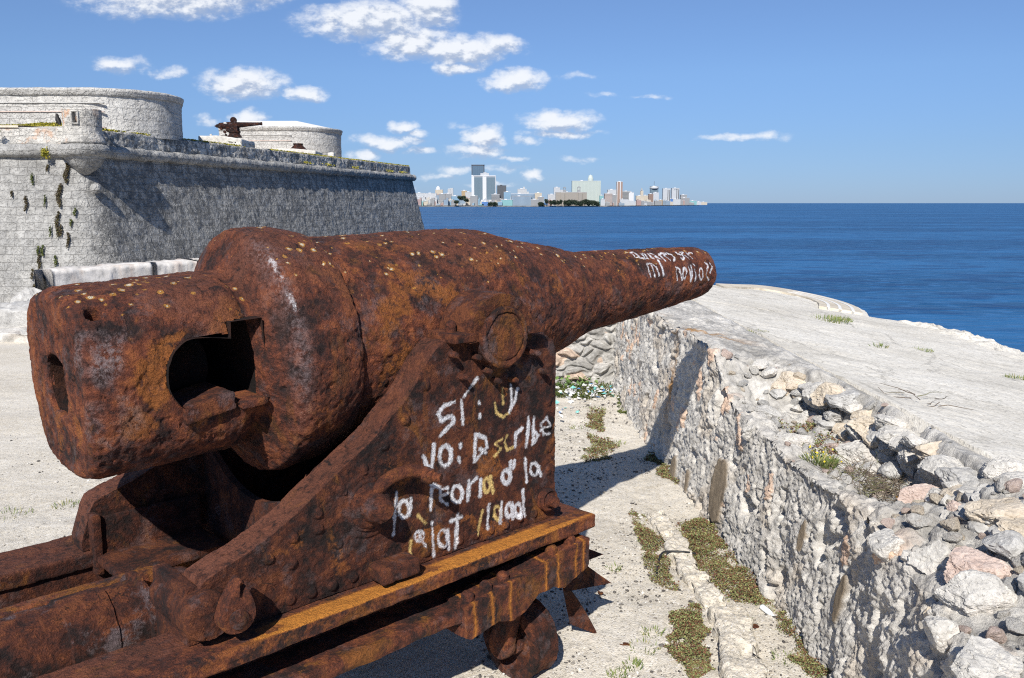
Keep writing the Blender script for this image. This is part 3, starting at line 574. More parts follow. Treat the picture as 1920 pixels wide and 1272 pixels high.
for sd in (1, -1):
    Q = P.copy(); G_ = F; g2 = ng
    at = {'paint': np.zeros(len(P)), 'painty': np.zeros(len(P)), 'red': np.tile(((loop[:, 1] == 1)*1.0), n_)*np.clip(.75+.6*fbm(P*4, 3, 261), 0, 1),
          'och': face*spots(P, [((1.15, -.6, .86), (.10, .2, .07), .8), ((1.5, -.6, .83), (.14, .2, .05), .7), ((1.5, -.6, 1.06), (.05, .2, .14), .7), ((1.58, -.6, 1.40), (.03, .2, .05), .6), ((.55, -.6, 1.03), (.08, .2, .05), .5), ((.98, -.6, 1.2), (.05, .2, .10), .4), ((1.87, -.6, 1.2), (.03, .2, .2), .6), ((.75, -.6, .87), (.06, .2, .05), .5)])}
    if sd > 0:
        fi = np.where(face)[0]
        for k_, nm in ((0, 'paint'), (1, 'painty')):
            at[nm][fi] = stroke_field(P[fi, 0], P[fi, 2], [st for c, st in PLATE_TEXT if c == k_], .0130, 8)
    else:
        Q[:, 1] *= -1; G_ = [f[:, ::-1] for f in F]; g2 = [g[::-1] for g in ng]
    ck = rusty('cheek_plate', (Q, G_), RUST_CHEEK, GUN, .8, 7, attrs=at, extra=ex, ngons=g2)
    if sd > 0: tag(ck, 'cheek plate covered with white and yellow painted writing'); CHEEK = ck
    else: CHEEKL = ck
CH = (CHEEK, CHEEKL)
# things bolted on the cheeks
def bolt(s, z, r, h, y0=.60, parent=CH, m=None, name='bolt', sides=(1, -1), seed=0):
    pr = dense([(y0-.02, r), (y0+h*.75, r*.96), (y0+h, r*.7), (y0+h+.002, 0)], .006)
    return both(name, ydisc(s, z, pr, 20), m or RUST_BOLT, .9, seed, parent, sides)
for s, z in ((1.284, 1.60), (1.408, 1.575), (1.467, 1.51), (1.519, 1.46), (1.617, 1.45), (1.339, 1.50), (1.712, 1.56), (1.752, 1.55), (1.802, 1.46)):
    bolt(s, z, .013, .05, seed=s)
washer = both('washer', ydisc(1.843, .854, dense([(.58, .052), (.628, .052), (.635, .045), (.626, .036), (.632, .030), (.64, .026), (.668, .024), (.67, 0)], .005), 48), RUST_BOLT, .7, 2, CH)
hub = both('pivot_hub', ydisc(.877, 1.07, dense([(.58, .09), (.622, .088), (.634, .076), (.64, .058), (.67, .05), (.70, .046), (.71, .034), (.72, .03), (.722, 0)], .006), 64), RUST_DARK, 1.0, 3, CH)
P, F = tube_pf(smooth_poly([(.89, -.625, 1.12), (.955, -.64, 1.17), (1.03, -.665, 1.185), (1.075, -.70, 1.175), (1.075, -.73, 1.17)], 2), .023, 24); both('lever', orient((P, F)), RUST_DARK, 1.2, 4, hub, (1,))
P, F, a = lathe_pf(dense([(0, 0), (0, .03), (.035, .029), (.04, .018), (.07, .017), (.07, 0)], .006), (1.07, -.70, 1.165), (.5, -.85, -.1), 24); both('bolt', orient((P, F)), RUST_BOLT, .8, 6, hub, (1,))
both('stop_block', box_pf(.87, 1.045, -.70, -.60, .772, .835, .009, .012), RUST_DARK, 1.8, 8, CH)
boss = both('roller_boss', ydisc(.215, .862, dense([(.36, 0), (.36, .078), (.655, .078), (.668, .070), (.672, .05), (.674, 0)], .008), 64), RUST_CHEEK, 1.3, 9, CH, (1,))
# pear shaped lug with a hole
th = np.linspace(0, 2*math.pi, 60, endpoint=False); pe = []
for a in th:
    rr = .062+.0*a; x_, z_ = rr*math.cos(a), rr*math.sin(a)
    if z_ > 0: x_ *= 1-.62*(z_/.062)**1.4; z_ *= 1.95
    pe.append((.285+x_+.12*max(z_, 0), .868+z_))
lay_ = [(.672, 1.0), (.718, 1.0), (.728, .94), (.730, .8), (.728, .45), (.728, .1)]
P = np.array([[(.285+(x_-.285)*k, -y, .885+(z_-.885)*k) for x_, z_ in pe] for y, k in lay_]).reshape(-1, 3)
lug = orient((P, [gridfaces(len(lay_), 60, wrap_m=True)]))
dh = np.hypot(lug[0][:, 0]-.306, lug[0][:, 2]-.958); lug[0][:, 1] += sst(.017-dh, 0, .006)*.03
lugs = both('lug', lug, RUST_BOLT, .5, 9, boss, (1,))
both('bolt', ydisc(.281, .862, dense([(.72, .034), (.742, .032), (.748, .02), (.752, .017), (.756, 0)], .005), 24), RUST_DARK, .8, 5, lugs, (1,))
rusty('rear_end_plate', box_pf(.165, .215, -.585, -.315, .66, .95, .012, .01), RUST_CHEEK, GUN, 1.6, 10)
# slide rails: I-beams
def rail(sd):
    parts = [box_pf(-1.5, 2.07, -.715, -.44, .688, .752, .011, .012), box_pf(-1.5, 2.03, -.50, -.46, .55, .70, .018, .004), box_pf(-1.5, 1.96, -.715, -.44, .50, .556, .012, .01)]
    P, F = merge(parts)
    if sd < 0: P = P*np.array([1, -1, 1]); F = [f[:, ::-1] for f in F]
    ragged = fbm(np.stack([P[:, 0]*7, P[:, 2]*40, P[:, 0]*0], 1), 3, 3)*.006*(np.abs(P[:, 1]) > .67)
    P = P.copy(); P[:, 1] += np.sign(P[:, 1])*ragged
    return rusty('slide_rail', (P, F), RUST_BRACKET if sd > 0 else RUST_CHEEK, GUN, .42, 15, attrs={'och': (sst(P[:, 2], .742, .752)*1.0*sst(np.abs(P[:, 1]), .60, .64)*sst(P[:, 0], .2, .5)*np.clip(.95+.5*fbm(P*3, 3, 263), 0, 1)+.4*(P[:, 2] > .68)*(np.abs(P[:, 1]) > .69)) if sd > 0 else np.zeros(len(P)), 'red': .6*sst(P[:, 2], .742, .752)*((np.abs(P[:, 1]) < .60) if sd > 0 else 1)})
RAILR = rail(1); RAILL = rail(-1)
# front truck bracket with its bolts
br = np.array([(1.24, .44), (1.27, .43), (1.42, .455), (1.50, .43), (1.58, .45), (1.66, .50), (1.76, .50), (1.82, .475), (1.90, .50), (1.985, .53), (1.99, .54)])
xs = np.linspace(1.24, 1.99, 95); zbt = np.interp(xs, br[:, 0], br[:, 1]); ztp = .575+(xs-1.24)*.12
lp = [(0, v) for v in np.linspace(0, 1, 24)]+[(v, 1) for v in np.linspace(0, 1, 14)[1:]]+[(1, v) for v in np.linspace(1, 0, 12)[1:]]+[(v, 0) for v in np.linspace(1, 0, 8)[1:-1]]
lp = np.array(lp); P = np.zeros((len(xs), len(lp), 3)); P[..., 0] = xs[:, None]; P[..., 1] = -.745+lp[None, :, 0]*.13
P[..., 2] = zbt[:, None]+lp[None, :, 1]*(ztp-zbt)[:, None]; P = P.reshape(-1, 3); F = [gridfaces(len(xs), len(lp), wrap_m=True)]
PF = orient((P, F)); ngb = [list(range(len(lp))), list(range((len(xs)-1)*len(lp), len(xs)*len(lp)))]
brk = []
for sd in (1, -1):
    Q = PF[0].copy(); G_ = PF[1]
    if sd < 0: Q[:, 1] *= -1; G_ = [f[:, ::-1] for f in G_]
    at = {'och': np.clip(sum(np.exp(-((Q[:, 0]-s_+fbm(Q*np.array([6, 6, 14.]), 2, 251)*.008)/.017)**2) for s_ in (1.285, 1.385, 1.485, 1.70, 1.78, 1.90, 1.95)), 0, 1)*.95}
    brk.append(rusty('truck_bracket', (Q, G_), RUST_BRACKET, GUN, 1.0, 17, attrs=at, ngons=ngb))
for s in (1.285, 1.385, 1.485, 1.78, 1.90):
    P, F, a = lathe_pf(dense([(-.02, .028), (.022, .027), (.032, .018), (.035, 0)], .006), (s, -.70, .578+(s-1.24)*.12), (0, 0, 1), 20, (1, 0, 0))
    both('bolt', orient((P, F)), RUST_BRACKET, 1.0, s, brk)
# wheel (its axle runs along the slide) and fork arm
WC = np.array([1.69, -.53, .178])
P, F, a = lathe_pf(dense([(-.0, .03), (.0, .06), (.03, .062), (.04, .10), (.03, .125), (-.01, .138), (-.012, .178), (-.005, .186), (.02, .178), (.12, .172), (.135, .18), (.14, .175), (.14, .14), (.10, .12), (.11, .03)], .009), WC, (1, 0, 0), 120)
both('wheel', orient((P, F)), RUST_DARK, .9, 19)
th = np.linspace(math.pi, 2*math.pi, 26); arm = [(-.53+.064*math.cos(a), .185+.064*math.sin(a)) for a in th]+[(-.53+.064, .20), (-.565, .40), (-.585, .50), (-.66, .50), (-.635, .38), (-.53-.064, .20)]
arm = np.array(arm); n = len(arm)
lay_ = [(1.60, .85), (1.605, .95), (1.62, 1.0), (1.655, 1.0), (1.665, .9)]
cen = np.array([-.56, .28]); P = np.array([[(s, *(cen+(p-cen)*np.array([k, .5+.5*k]))) for p in arm] for s, k in lay_]).reshape(-1, 3)
F = [gridfaces(len(lay_), n, wrap_m=True)]; PF = orient((P, F))
for sd, pr_ in ((1, brk[0]), (-1, brk[1])):
    Q = PF[0].copy(); G_ = PF[1]
    if sd < 0: Q[:, 1] *= -1; G_ = [f[:, ::-1] for f in G_]
    rusty('fork_arm', (Q, G_), RUST_BRACKET, pr_, 1.0, 20, ngons=[list(range(n)), list(range((len(lay_)-1)*n, len(lay_)*n))])
# torn guard fins at the front end
def fin(a, b, c, thick=.012):
    a, b, c = map(np.array, (a, b, c)); n = np.cross(b-a, c-a); n = n/np.linalg.norm(n); P = []; F = []
    K = 16
    for sgn in (-1, 1):
        off = len(P); idx = {}
        for i in range(K+1):
            for j in range(K+1-i):
                u, v = i/K, j/K; q = a+(b-a)*u+(c-a)*v; bow = n*.05*math.sin(math.pi*min(1, u+v)); idx[i, j] = len(P); P.append(q+bow+n*sgn*thick/2)
        for i in range(K):
            for j in range(K-i):
                F.append((idx[i, j], idx[i+1, j], idx[i, j+1]) if sgn > 0 else (idx[i, j], idx[i, j+1], idx[i+1, j]))
                if j < K-i-1: F.append((idx[i+1, j], idx[i+1, j+1], idx[i, j+1]) if sgn > 0 else (idx[i+1, j], idx[i, j+1], idx[i+1, j+1]))
        if sgn < 0: first = dict(idx)
        else: second = dict(idx)
    bd = [(i, 0) for i in range(K)]+[(K-j, j) for j in range(K)]+[(0, K-j) for j in range(K)]
    for p, q in zip(bd, bd[1:]+bd[:1]):
        F.append((first[p], first[q], second[q])); F.append((first[p], second[q], second[p]))
    return orient((np.array(P, float), [np.array(F)]))
for a, b, c in (((2.02, -.40, .62), (2.44, -.45, .36), (2.05, -.46, .38)), ((2.0, -.56, .60), (2.385, -.55, .252), (2.02, -.57, .33)), ((1.98, -.58, .40), (2.285, -.55, .006), (2.13, -.50, .10))):
    rusty('guard_fin', fin(a, b, c), RUST_DARK if b[2] > .3 else RUST_CHEEK, GUN, .5, 21)
    rusty('guard_fin', fin(*[(p[0], -p[1], p[2]) for p in (a, c, b)]), RUST_DARK, GUN, .5, 22)
# transoms and recoil gear between the cheeks
rusty('bed_plate', box_pf(.72, 1.88, -.462, .462, .70, .80, .03, .01), RUST_DARK, GUN, 1.2, 23)
ys = np.linspace(-.46, .46, 80); zt_ = np.maximum(.84, 1.58-np.sqrt(np.clip(.60**2-ys**2, 0, None))+.0)
for s0, th_ in ((.70, .03), (1.55, .03)):
    P = np.array([[(s, y, z) for s in (s0, s0+th_) for z in (.70, zq)] for y, zq in zip(ys, zt_)])[:, [0, 1, 3, 2]].reshape(-1, 3)
    rusty('saddle_plate', orient((P, [gridfaces(len(ys), 4, wrap_m=True)])), RUST_DARK, GUN, .8, 24)
CY, CZ, CR = -.12, .665, .152
P, F, a = lathe_pf(dense([(-1.6, 0), (-1.6, CR), (-.10, CR), (-.095, CR+.012), (.055, CR+.012), (.06, CR+.004), (.16, CR+.006), (.165, CR+.03), (.185, CR+.03), (.19, 0)], .011), (0, CY, CZ), (1, 0, 0), 150)
rusty('recoil_cylinder', orient((P, F)), RUST_STEEL, GUN, .7, 25)
rusty('recoil_pipe', box_pf(-1.5, .32, .02, .10, .70, .775, .012, .014), RUST_RAIL, GUN, 1.6, 26)
rusty('lower_angle_iron', box_pf(-1.5, .42, .13, .40, .58, .61, .014, .01), RUST_DARK, GUN, 1.8, 27)
# bracket tray on the left rail
ub = merge([box_pf(.20, .66, .42, .45, .72, .90, .012, .008), box_pf(.20, .66, .16, .43, .715, .745, .012, .008), box_pf(.195, .225, .40, .47, .66, .92, .012, .008)])
rusty('bracket_tray', ub, RUST_CHEEK, GUN, .5, 28)
P, F = tube_pf(smooth_poly([(.60, .42, .72), (.66, .30, .69), (.72, .1, .70), (.74, -.1, .73)], 2), .016, 10); rusty('bracket_rim', orient((P, F)), RUST_DARK, GUN, 1, 29)
# bent strap under the hoop
hk = merge([box_pf(.805, .875, -.56, -.535, 1.06, 1.185, .008, .012), box_pf(.80, .90, -.59, -.52, 1.0, 1.09, .008, .02), box_pf(.87, .915, -.60, -.55, .99, 1.075, .008, .014)])
rusty('bent_strap', hk, RUST_BOLT, GUN, 1.0, 30)
# steel rests under the slide: cross beam and rear wheels stand on the ground
rusty('cross_beam', box_pf(1.62, 1.80, -.44, .44, .36, .50, .025, .01), RUST_DARK, GUN, 1, 31)
rusty('rear_support', box_pf(-1.35, -1.2, -.62, .62, -.02, .51, .05, .01), RUST_DARK, GUN, 1, 32)
# ------------------------------------------------------------------ masonry / ground materials
def stone_mat(name, lo, hi, scale=6, pits=.6, bump=.6, dist=.012, warm=0.0, colattr=False, spots=0.0):
    m, t, p = new_mat(name, .92, .15)
    co = t.new('ShaderNodeTexCoord').outputs['Object']
    a = t.noise(co, scale, 8, .65); b = t.noise(co, scale*7, 6, .7); c3 = t.noise(co, scale*.3, 4)
    f = t.math('ADD', t.math('MULTIPLY', a, .6), t.math('MULTIPLY', b, .4))
    c = t.ramp(f, [(.36, lo), (.50, tuple((x+y)/2 for x, y in zip(lo, hi))), (.62, hi)])
    if colattr: c = t.mix(1.0, c, t.attr('tint', 'Color'), 'MULTIPLY')
    if warm: c = t.mix(t.math('MULTIPLY', t.step(c3, .52, .68), warm), c, (.50, .32, .20))
    if spots: c = t.mix(t.math('MULTIPLY', t.step(t.noise(co, scale*1.7, 7, .75), .56, .66), spots), c, (.06, .06, .06))
    h = t.math('ADD', t.math('MULTIPLY', a, 1.0), t.math('MULTIPLY', b, pits))
    t.put(p.inputs['Base Color'], c); t.put(p.inputs['Normal'], t.bump(h, bump, dist))
    return m
STONE_WHITE = stone_mat('limestone_white', (.38, .365, .34), (.71, .685, .635), 9, .6, .8, .02, .12, False, .35)
STONE_GREY = stone_mat('limestone_grey', (.30, .29, .275), (.60, .59, .565), 9, .6, .8, .02, 0, False, .4)
STONE_TAN = stone_mat('limestone_tan', (.45, .38, .29), (.71, .635, .53), 9, .6, .8, .02, .2, False, .25)
STONE_PINK = stone_mat('limestone_pink', (.44, .33, .28), (.70, .585, .52), 11, .6, .8, .02, .15, False, .2)
STONES_M = {'white': STONE_WHITE, 'grey': STONE_GREY, 'tan': STONE_TAN, 'pink': STONE_PINK}
RUBBLE = stone_mat('rubble_masonry', (.55, .54, .53), (1.0, .99, .97), 22, .8, .9, .012, 0, True, .25)
# gravel
m, t, p = new_mat('gravel_ground', .95, .1)
co = t.new('ShaderNodeTexCoord').outputs['Object']
a = t.noise(co, .7, 8, .68); b = t.noise(co, 34, 7, .78); v = t.voro(co, 130, 'F1', 'Color'); v2 = t.voro(co, 130)
f = t.math('ADD', t.math('MULTIPLY', a, .5), t.math('MULTIPLY', b, .5))
c = t.ramp(f, [(.34, (.43, .38, .30)), (.48, (.59, .54, .455)), (.62, (.69, .645, .57))])
pick = t.sep(v)[0]
c = t.mix(t.math('MULTIPLY', t.math('GREATER_THAN', pick, .90), .6), c, (.20, .185, .165))
c = t.mix(t.math('MULTIPLY', t.math('LESS_THAN', pick, .10), .7), c, (.68, .66, .63))
c = t.mix(t.math('MULTIPLY', t.step(t.noise(co, 2.2, 6, .7), .58, .7), .35), c, (.26, .21, .13))
t.put(p.inputs['Base Color'], c); t.put(p.inputs['Normal'], t.bump(t.math('SUBTRACT', b, t.math('MULTIPLY', v2, .6)), .7, .008)); GRAVEL = m
# pale concrete of the sloping terrace
m, t, p = new_mat('terrace_concrete', .9, .15)
co = t.new('ShaderNodeTexCoord').outputs['Object']
a = t.noise(co, .8, 7, .62); b = t.noise(co, 26, 6, .75); s_ = t.noise(t.mapping(co, (2.6, .7, 1), rot=(0, 0, .55)), 2.0, 7, .7)
f = t.math('ADD', t.math('MULTIPLY', a, .45), t.math('MULTIPLY', b, .55))
c = t.ramp(f, [(.34, (.48, .445, .38)), (.48, (.63, .595, .525)), (.6, (.73, .70, .635))])
c = t.mix(t.math('MULTIPLY', t.step(s_, .56, .70), .55), c, (.30, .285, .25))
cr = t.voro(t.vmath('ADD', co, t.vmath('MULTIPLY', t.comb(a, b, s_), (.7, .7, .7))), .75, 'DISTANCE_TO_EDGE')
c = t.mix(t.math('MULTIPLY', t.step(cr, .012, .002), .6), c, (.16, .15, .13))
gv = t.voro(co, 70, 'F1', 'Color'); c = t.mix(t.math('MULTIPLY', t.math('GREATER_THAN', t.sep(gv)[0], .90), .45), c, (.25, .24, .22))
t.put(p.inputs['Base Color'], c); t.put(p.inputs['Normal'], t.bump(t.math('ADD', b, t.math('MULTIPLY', t.voro(co, 70), .5)), .6, .008)); TERR = m
# ------------------------------------------------------------------ ground
xs = np.concatenate([np.linspace(-160, -14, 60)[:-1], np.linspace(-14, -3.5, 150)[:-1], np.linspace(-3.5, 1.75, 330)])
ysg = np.concatenate([np.linspace(-60, 1.5, 40)[:-1], np.linspace(1.5, 11, 420)[:-1], np.linspace(11, 32, 120)[:-1], np.linspace(32, 80, 40)])
GX, GY = np.meshgrid(xs, ysg, indexing='ij'); P = np.stack([GX.ravel(), GY.ravel(), np.zeros(GX.size)], 1)
q = P*1.0
gz_ = fbm(q*.8, 3, 40)*.018+fbm(q*5, 4, 42)*.007+fbm(q*22, 2, 45)*.0035
near = sst(-P[:, 0], 3.0, -.3)
gz_ += near*fbm(q*3, 4, 47)*.012
gz_ -= 16*sst(P[:, 1], 34, 46)+1.5*sst(P[:, 1], 14.9, 15.6)*sst(-P[:, 0], 1.5, 3.0)
# pocket worn under the truck wheel
P[:, 2] = gz_
GROUND = tag(mesh('ground', P, [gridfaces(len(xs), len(ysg))], GRAVEL), kind='structure')
def ground_z(x, y):
    q = np.array([[x, y, 0.]]); return float(fbm(q*.8, 3, 40)[0]*.018+fbm(q*5, 4, 42)[0]*.007)
# ------------------------------------------------------------------ sea
m, t, p = new_mat('sea_water', .28, .35)
co = t.new('ShaderNodeTexCoord').outputs['Object']
dist_ = t.vmath('LENGTH', co)
w1 = t.noise(t.mapping(co, (1, 2.2, 1), rot=(0, 0, .15)), .30, 3, .55); w2 = t.noise(t.mapping(co, (1, 2.6, 1), rot=(0, 0, -.2)), .06, 4, .55)
big = t.noise(t.mapping(co, (.4, 2.0, 1), rot=(0, 0, .12)), .008, 7, .68)
c = t.mix(t.step(big, .38, .62), (.005, .056, .152), (.018, .112, .275))
c = t.mix(t.math('MULTIPLY', t.step(w1, .5, .66), .8), c, (.030, .13, .31))
c = t.mix(t.math('MULTIPLY', t.step(w2, .48, .62), .55), c, (.002, .022, .095))
t.put(p.inputs['Base Color'], c)
t.put(p.inputs['Normal'], t.bump(t.math('ADD', t.math('MULTIPLY', w1, .6), t.math('MULTIPLY', w2, 2.0)), .6, .9))
p.inputs['Roughness'].default_value = .35; p.inputs['Specular IOR Level'].default_value = .10
SEAM = m
e = 90000.0
tag(mesh('sea', np.array([(-e, -e, -14.), (e, -e, -14.), (e, e, -14.), (-e, e, -14.)]), [np.array([[0, 1, 2, 3]])], SEAM), kind='structure')
# ------------------------------------------------------------------ parapet wall beside the cannon
def xbase(y): return np.interp(y, [0, 2.2, 2.7, 3.2, 3.7, 4.2, 8.2, 11], [1.05, 1.30, 1.38, 1.45, 1.49, 1.482, 1.25, 1.25])
def terr_z(x, y): return 1.17-.15*(x-1.4)
Ys = [1.2]
while Ys[-1] < 10.3: Ys.append(Ys[-1]+max(.0062, .0021*Ys[-1]))
Ys = np.array(Ys); nf, nt = 175, 150
# profile parameter: face then top
yv = Ys[:, None]
pocket = sst(yv, 6.25, 5.7)*np.ones((1, 1))
ztop = np.where(yv < 6.3, 1.17-.34*sst(yv, 6.15, 5.5)-.04*np.sin(yv*3.1), 1.17)-.10*sst(yv, 8.6, 10.3)
ztop = ztop+fbm(np.stack([Ys*2.2, Ys*0, Ys*0+3], 1), 4, 60)[:, None]*.05
xf = xbase(yv)
fz = np.linspace(0, 1, nf)[None, :]
Xf = xf+fz*.10-.04+0*yv; Zf = fz*ztop-.06*(1-fz); Yf = yv+0*fz
tx = (np.linspace(0, 1, nt)[1:]**1.15)[None, :]
Xin = 2.28+0*yv
Xt = xf+.06+(Xin-xf-.06)*tx
base = terr_z(Xt, yv)
scarp = np.interp(Ys, [1, 2.6, 3.2, 3.7, 4.3, 4.7, 5.2, 5.6, 6.0, 6.4], [1.75, 1.82, 1.93, 2.02, 2.12, 2.14, 2.08, 2.02, 1.92, 1.75])[:, None]+fbm(np.stack([Ys*4, Ys*0, Ys*0+9], 1), 3, 61)[:, None]*.05
inpk = sst(yv, 6.3, 5.95)*sst(Xt, scarp+.08, scarp-.08)
fill = sst(3.9-yv, 0, .5)*.8; pf = np.minimum(ztop+.02, base)-.07*sst(Xt-xf, .10, .3); pf = pf*(1-fill)+(ztop+(base-.03-ztop)*np.clip((Xt-xf-.06)/np.maximum(scarp-xf-.06, .05), 0, 1))*fill
Zt = base*(1-inpk)+pf*inpk; Yt = yv+0*tx
edge = np.exp(-((Xt-xf-.06)/.05)**2)*.05; Zt = np.minimum(Zt, base)-edge*(1-inpk)
P = np.stack([np.concatenate([Xf, Xt], 1), np.concatenate([Yf, Yt], 1), np.concatenate([Zf, Zt], 1)], -1)
n_, m_ = P.shape[:2]; P = P.reshape(-1, 3); F = [gridfaces(n_, m_)]
N = vnormals(P, F)
if N[:, 2].mean() < 0: F = [F[0][:, ::-1]]; N = -N
isface = np.tile(np.concatenate([np.ones(nf), np.zeros(nt-1)]), n_) > 0
deep = np.concatenate([0*Xf, inpk*np.ones_like(Xt)], 1).ravel()
S_ = np.array([1.0, 1.0, .62])
wq = fbm(P*4, 3, 70)
Pw = P+np.stack([fbm(P*7, 2, 71), fbm(P*7, 2, 73), fbm(P*7, 2, 75)], 1)*.035
f1, f2, c1 = worley(Pw*9*S_+5, 80); g1, g2, c2 = worley(Pw*24*S_+2, 84); h1, h2, c4 = worley(Pw*55*S_, 88)
st1 = sst(f2-f1, .02, .30)*sst(c1, .45, .75); st2 = sst(g2-g1, .02, .35)*sst(c2, .35, .75); st3 = sst(h2-h1, .02, .5)
rdg = 1-np.abs(fbm(Pw*np.array([13, 13, 8.]), 5, 101)); fd = wq*.020+st1*.013+st2*.009+st3*.005-.012+(rdg-.6)*.020+fbm(P*40, 3, 77)*.007-sst(fbm(P*9*S_, 3, 90), .42, .7)*.05
td = wq*.02+st1*.018*(.4+deep)+st2*.010*(.35+.65*deep)+fbm(P*14, 4, 78)*.014
# smoother old plaster and cement pads on the face
patch = np.zeros(len(P))
for py_, pz_, ry, rz in ((5.56, .26, .15, .26), (6.66, .06, .09, .16), (3.66, .42, .05, .14), (4.2, .50, .035, .09), (6.25, .12, .05, .10)):
    dq = np.hypot((P[:, 1]-py_+.3*(P[:, 2]-pz_)*.4)/ry, (P[:, 2]-pz_)/rz)+fbm(P*9, 2, 91)*.25; patch = np.maximum(patch, sst(dq, 1.0, .86))
patch *= isface
fd = fd*(1-patch)+(.012+fbm(P*12, 2, 92)*.003)*patch
wgt = np.tile(np.concatenate([np.ones(nf), np.zeros(nt-1)]), n_)
blend = np.where(isface, 1.0, np.exp(-np.clip((P[:, 0]-xbase(P[:, 1])-.06), 0, None)/.06))
D = fd*blend+td*(1-blend)
farend = sst(P[:, 0], 2.28, 2.05); D = D*farend-(1-farend)*.02
P2_ = P+N*D[:, None]
tint = np.array([.76, .735, .69])*(.72+.38*np.where(st2 > .4, c2, .5*c1+.3))[:, None]
warmth = sst(fbm(P*3, 3, 95), .15, .5)[:, None]; tint = tint*(1-.35*warmth*np.array([0, .16, .34]))
tint = np.where((c1 > .93)[:, None] & (st1 > .25)[:, None], tint*np.array([1.1, .86, .72]), tint)
topc = np.array([.74, .72, .68])*(.86+.22*wq)[:, None]*(1-.25*sst(fbm(P*6, 4, 97), .1, .4)[:, None])
tint = tint*blend[:, None]+topc*(1-blend)[:, None]
tint = tint*(1-patch[:, None])+np.array([.36, .29, .21])*(1+.25*fbm(P*np.array([30, 30, 2.]), 3, 98))[:, None]*patch[:, None]
rust = np.exp(-(((P[:, 1]-7.05+.35*np.clip(P[:, 0]-1.32, 0, 2)*1.6-.25*np.clip(1-P[:, 2], 0, 1)*0)/(.09+.10*(~isface)))**2))*sst(fbm(P*np.array([6, 14, 2.]), 3, 99), -.35, .15)*np.where(isface, sst(P[:, 2], .15, .7), sst(P[:, 0], 2.1, 1.5))
tint = tint*(1-.85*rust[:, None])+np.array([.46, .24, .07])*.85*rust[:, None]
PAR = mesh('stone_parapet', P2_, F, RUBBLE, cols={'tint': np.clip(tint, 0, 1)})
tag(PAR, 'long rubble stone parapet with a crumbling top along the right of the trench', 'wall')
# back wall closing the trench
xs = np.linspace(-3.2, 1.5, 430); zs = np.linspace(-.05, .93, 140); GX, GZ = np.meshgrid(xs, zs, indexing='ij')
fr = np.stack([GX.ravel(), 10.25+.05*GZ.ravel(), GZ.ravel()], 1)
tp = np.stack([np.repeat(xs, 30), np.tile(np.linspace(10.30, 10.95, 30), len(xs)), np.full(len(xs)*30, .93)], 1)
P = np.concatenate([fr.reshape(len(xs), -1, 3), tp.reshape(len(xs), 30, 3)[:, 1:]], 1); n_, m_ = P.shape[:2]; P = P.reshape(-1, 3)
F = [gridfaces(n_, m_)]; N = vnormals(P, F)
if N[:, 1].mean() > 0: F = [F[0][:, ::-1]]; N = -N
Pw = P+np.stack([fbm(P*5, 2, 171), fbm(P*5, 2, 173), fbm(P*5, 2, 175)], 1)*.04
f1, f2, c1 = worley(Pw*np.array([5.2, 5.2, 9.]), 180); g1, g2, c2 = worley(Pw*np.array([14, 14, 20.]), 184)
D = sst(f2-f1, .03, .35)*(.03+.05*c1)+sst(g2-g1, .03, .4)*.012*c2+fbm(P*18, 3, 177)*.006-.03
tint = np.array([.52, .51, .49])*(.7+.5*c1)[:, None]*(.85+.3*c2)[:, None]
tint = np.where((c1 > .9)[:, None], tint*np.array([1.05, .85, .72]), tint); tint = tint
tag(mesh('rubble_wall', P+N*D[:, None], F, RUBBLE, cols={'tint': np.clip(tint, 0, 1)}), 'dry stone wall of rough blocks closing the far end of the trench', 'wall')
# ------------------------------------------------------------------ sloping terrace above the sea
ty = np.array([-4, 2, 5, 8, 9.4, 10.3, 11.2, 11.75, 11.86, 12.4, 12.92, 13.5, 14.15, 14.8, 15.3, 15.6])
txo = np.array([8.5, 7.4, 6.6, 6.0, 5.8, 5.83, 5.86, 5.55, 5.0, 5.2, 5.38, 5.52, 5.60, 5.55, 5.35, 4.95])
yi = np.array([-4, 10.25, 10.4, 11.9, 13.7, 15.35, 15.6]); txi = np.array([2.2, 2.2, 1.25, 1.75, 3.22, 4.45, 4.9])
Yr = np.unique(np.concatenate([np.linspace(-4, 2, 40), np.linspace(2, 15.6, 420)])); U = np.concatenate([np.linspace(0, .93, 200), np.linspace(.93, 1, 60)[1:]])
xi_ = np.interp(Yr, yi, txi)[:, None]; xo_ = np.interp(Yr, ty, txo)[:, None]; TX = xi_+(xo_-xi_)*U[None, :]; TY = Yr[:, None]+0*U
TZ2 = terr_z(TX, TY)
P = np.stack([TX, TY, TZ2], -1).reshape(-1, 3)
lip = (sst(xo_-TX, .75, .2)*sst(TY, 11.8, 11.4)).ravel()
P[:, 2] += fbm(P*1.2, 4, 200)*.013+fbm(P*9, 4, 203)*.006+lip*(fbm(P*5, 4, 205)*.05+.03)
P[:, 0] += lip*fbm(P*3, 3, 207)*.10
P = P.reshape(len(Yr), len(U), 3)
skirt = []
for k, (dx, dz) in enumerate([(.03, -.05), (.08, -.4), (.3, -1.5), (.9, -5), (2.2, -16)]):
    s_ = P[:, -1].copy(); s_[:, 0] += dx; s_[:, 2] += dz; skirt.append(s_[:, None])
P = np.concatenate([P]+skirt, 1)
fs = []
for k, (dy, dz) in enumerate([(-0.0, 0), (.04, -.06), (.3, -1.2), (1.5, -6), (3, -16)]):
    s_ = P[-1].copy(); s_[:, 1] += dy; s_[:, 2] = np.minimum(s_[:, 2], s_[:, 2]+dz); fs.append(s_[None])
P = np.concatenate([P]+fs[1:], 0)
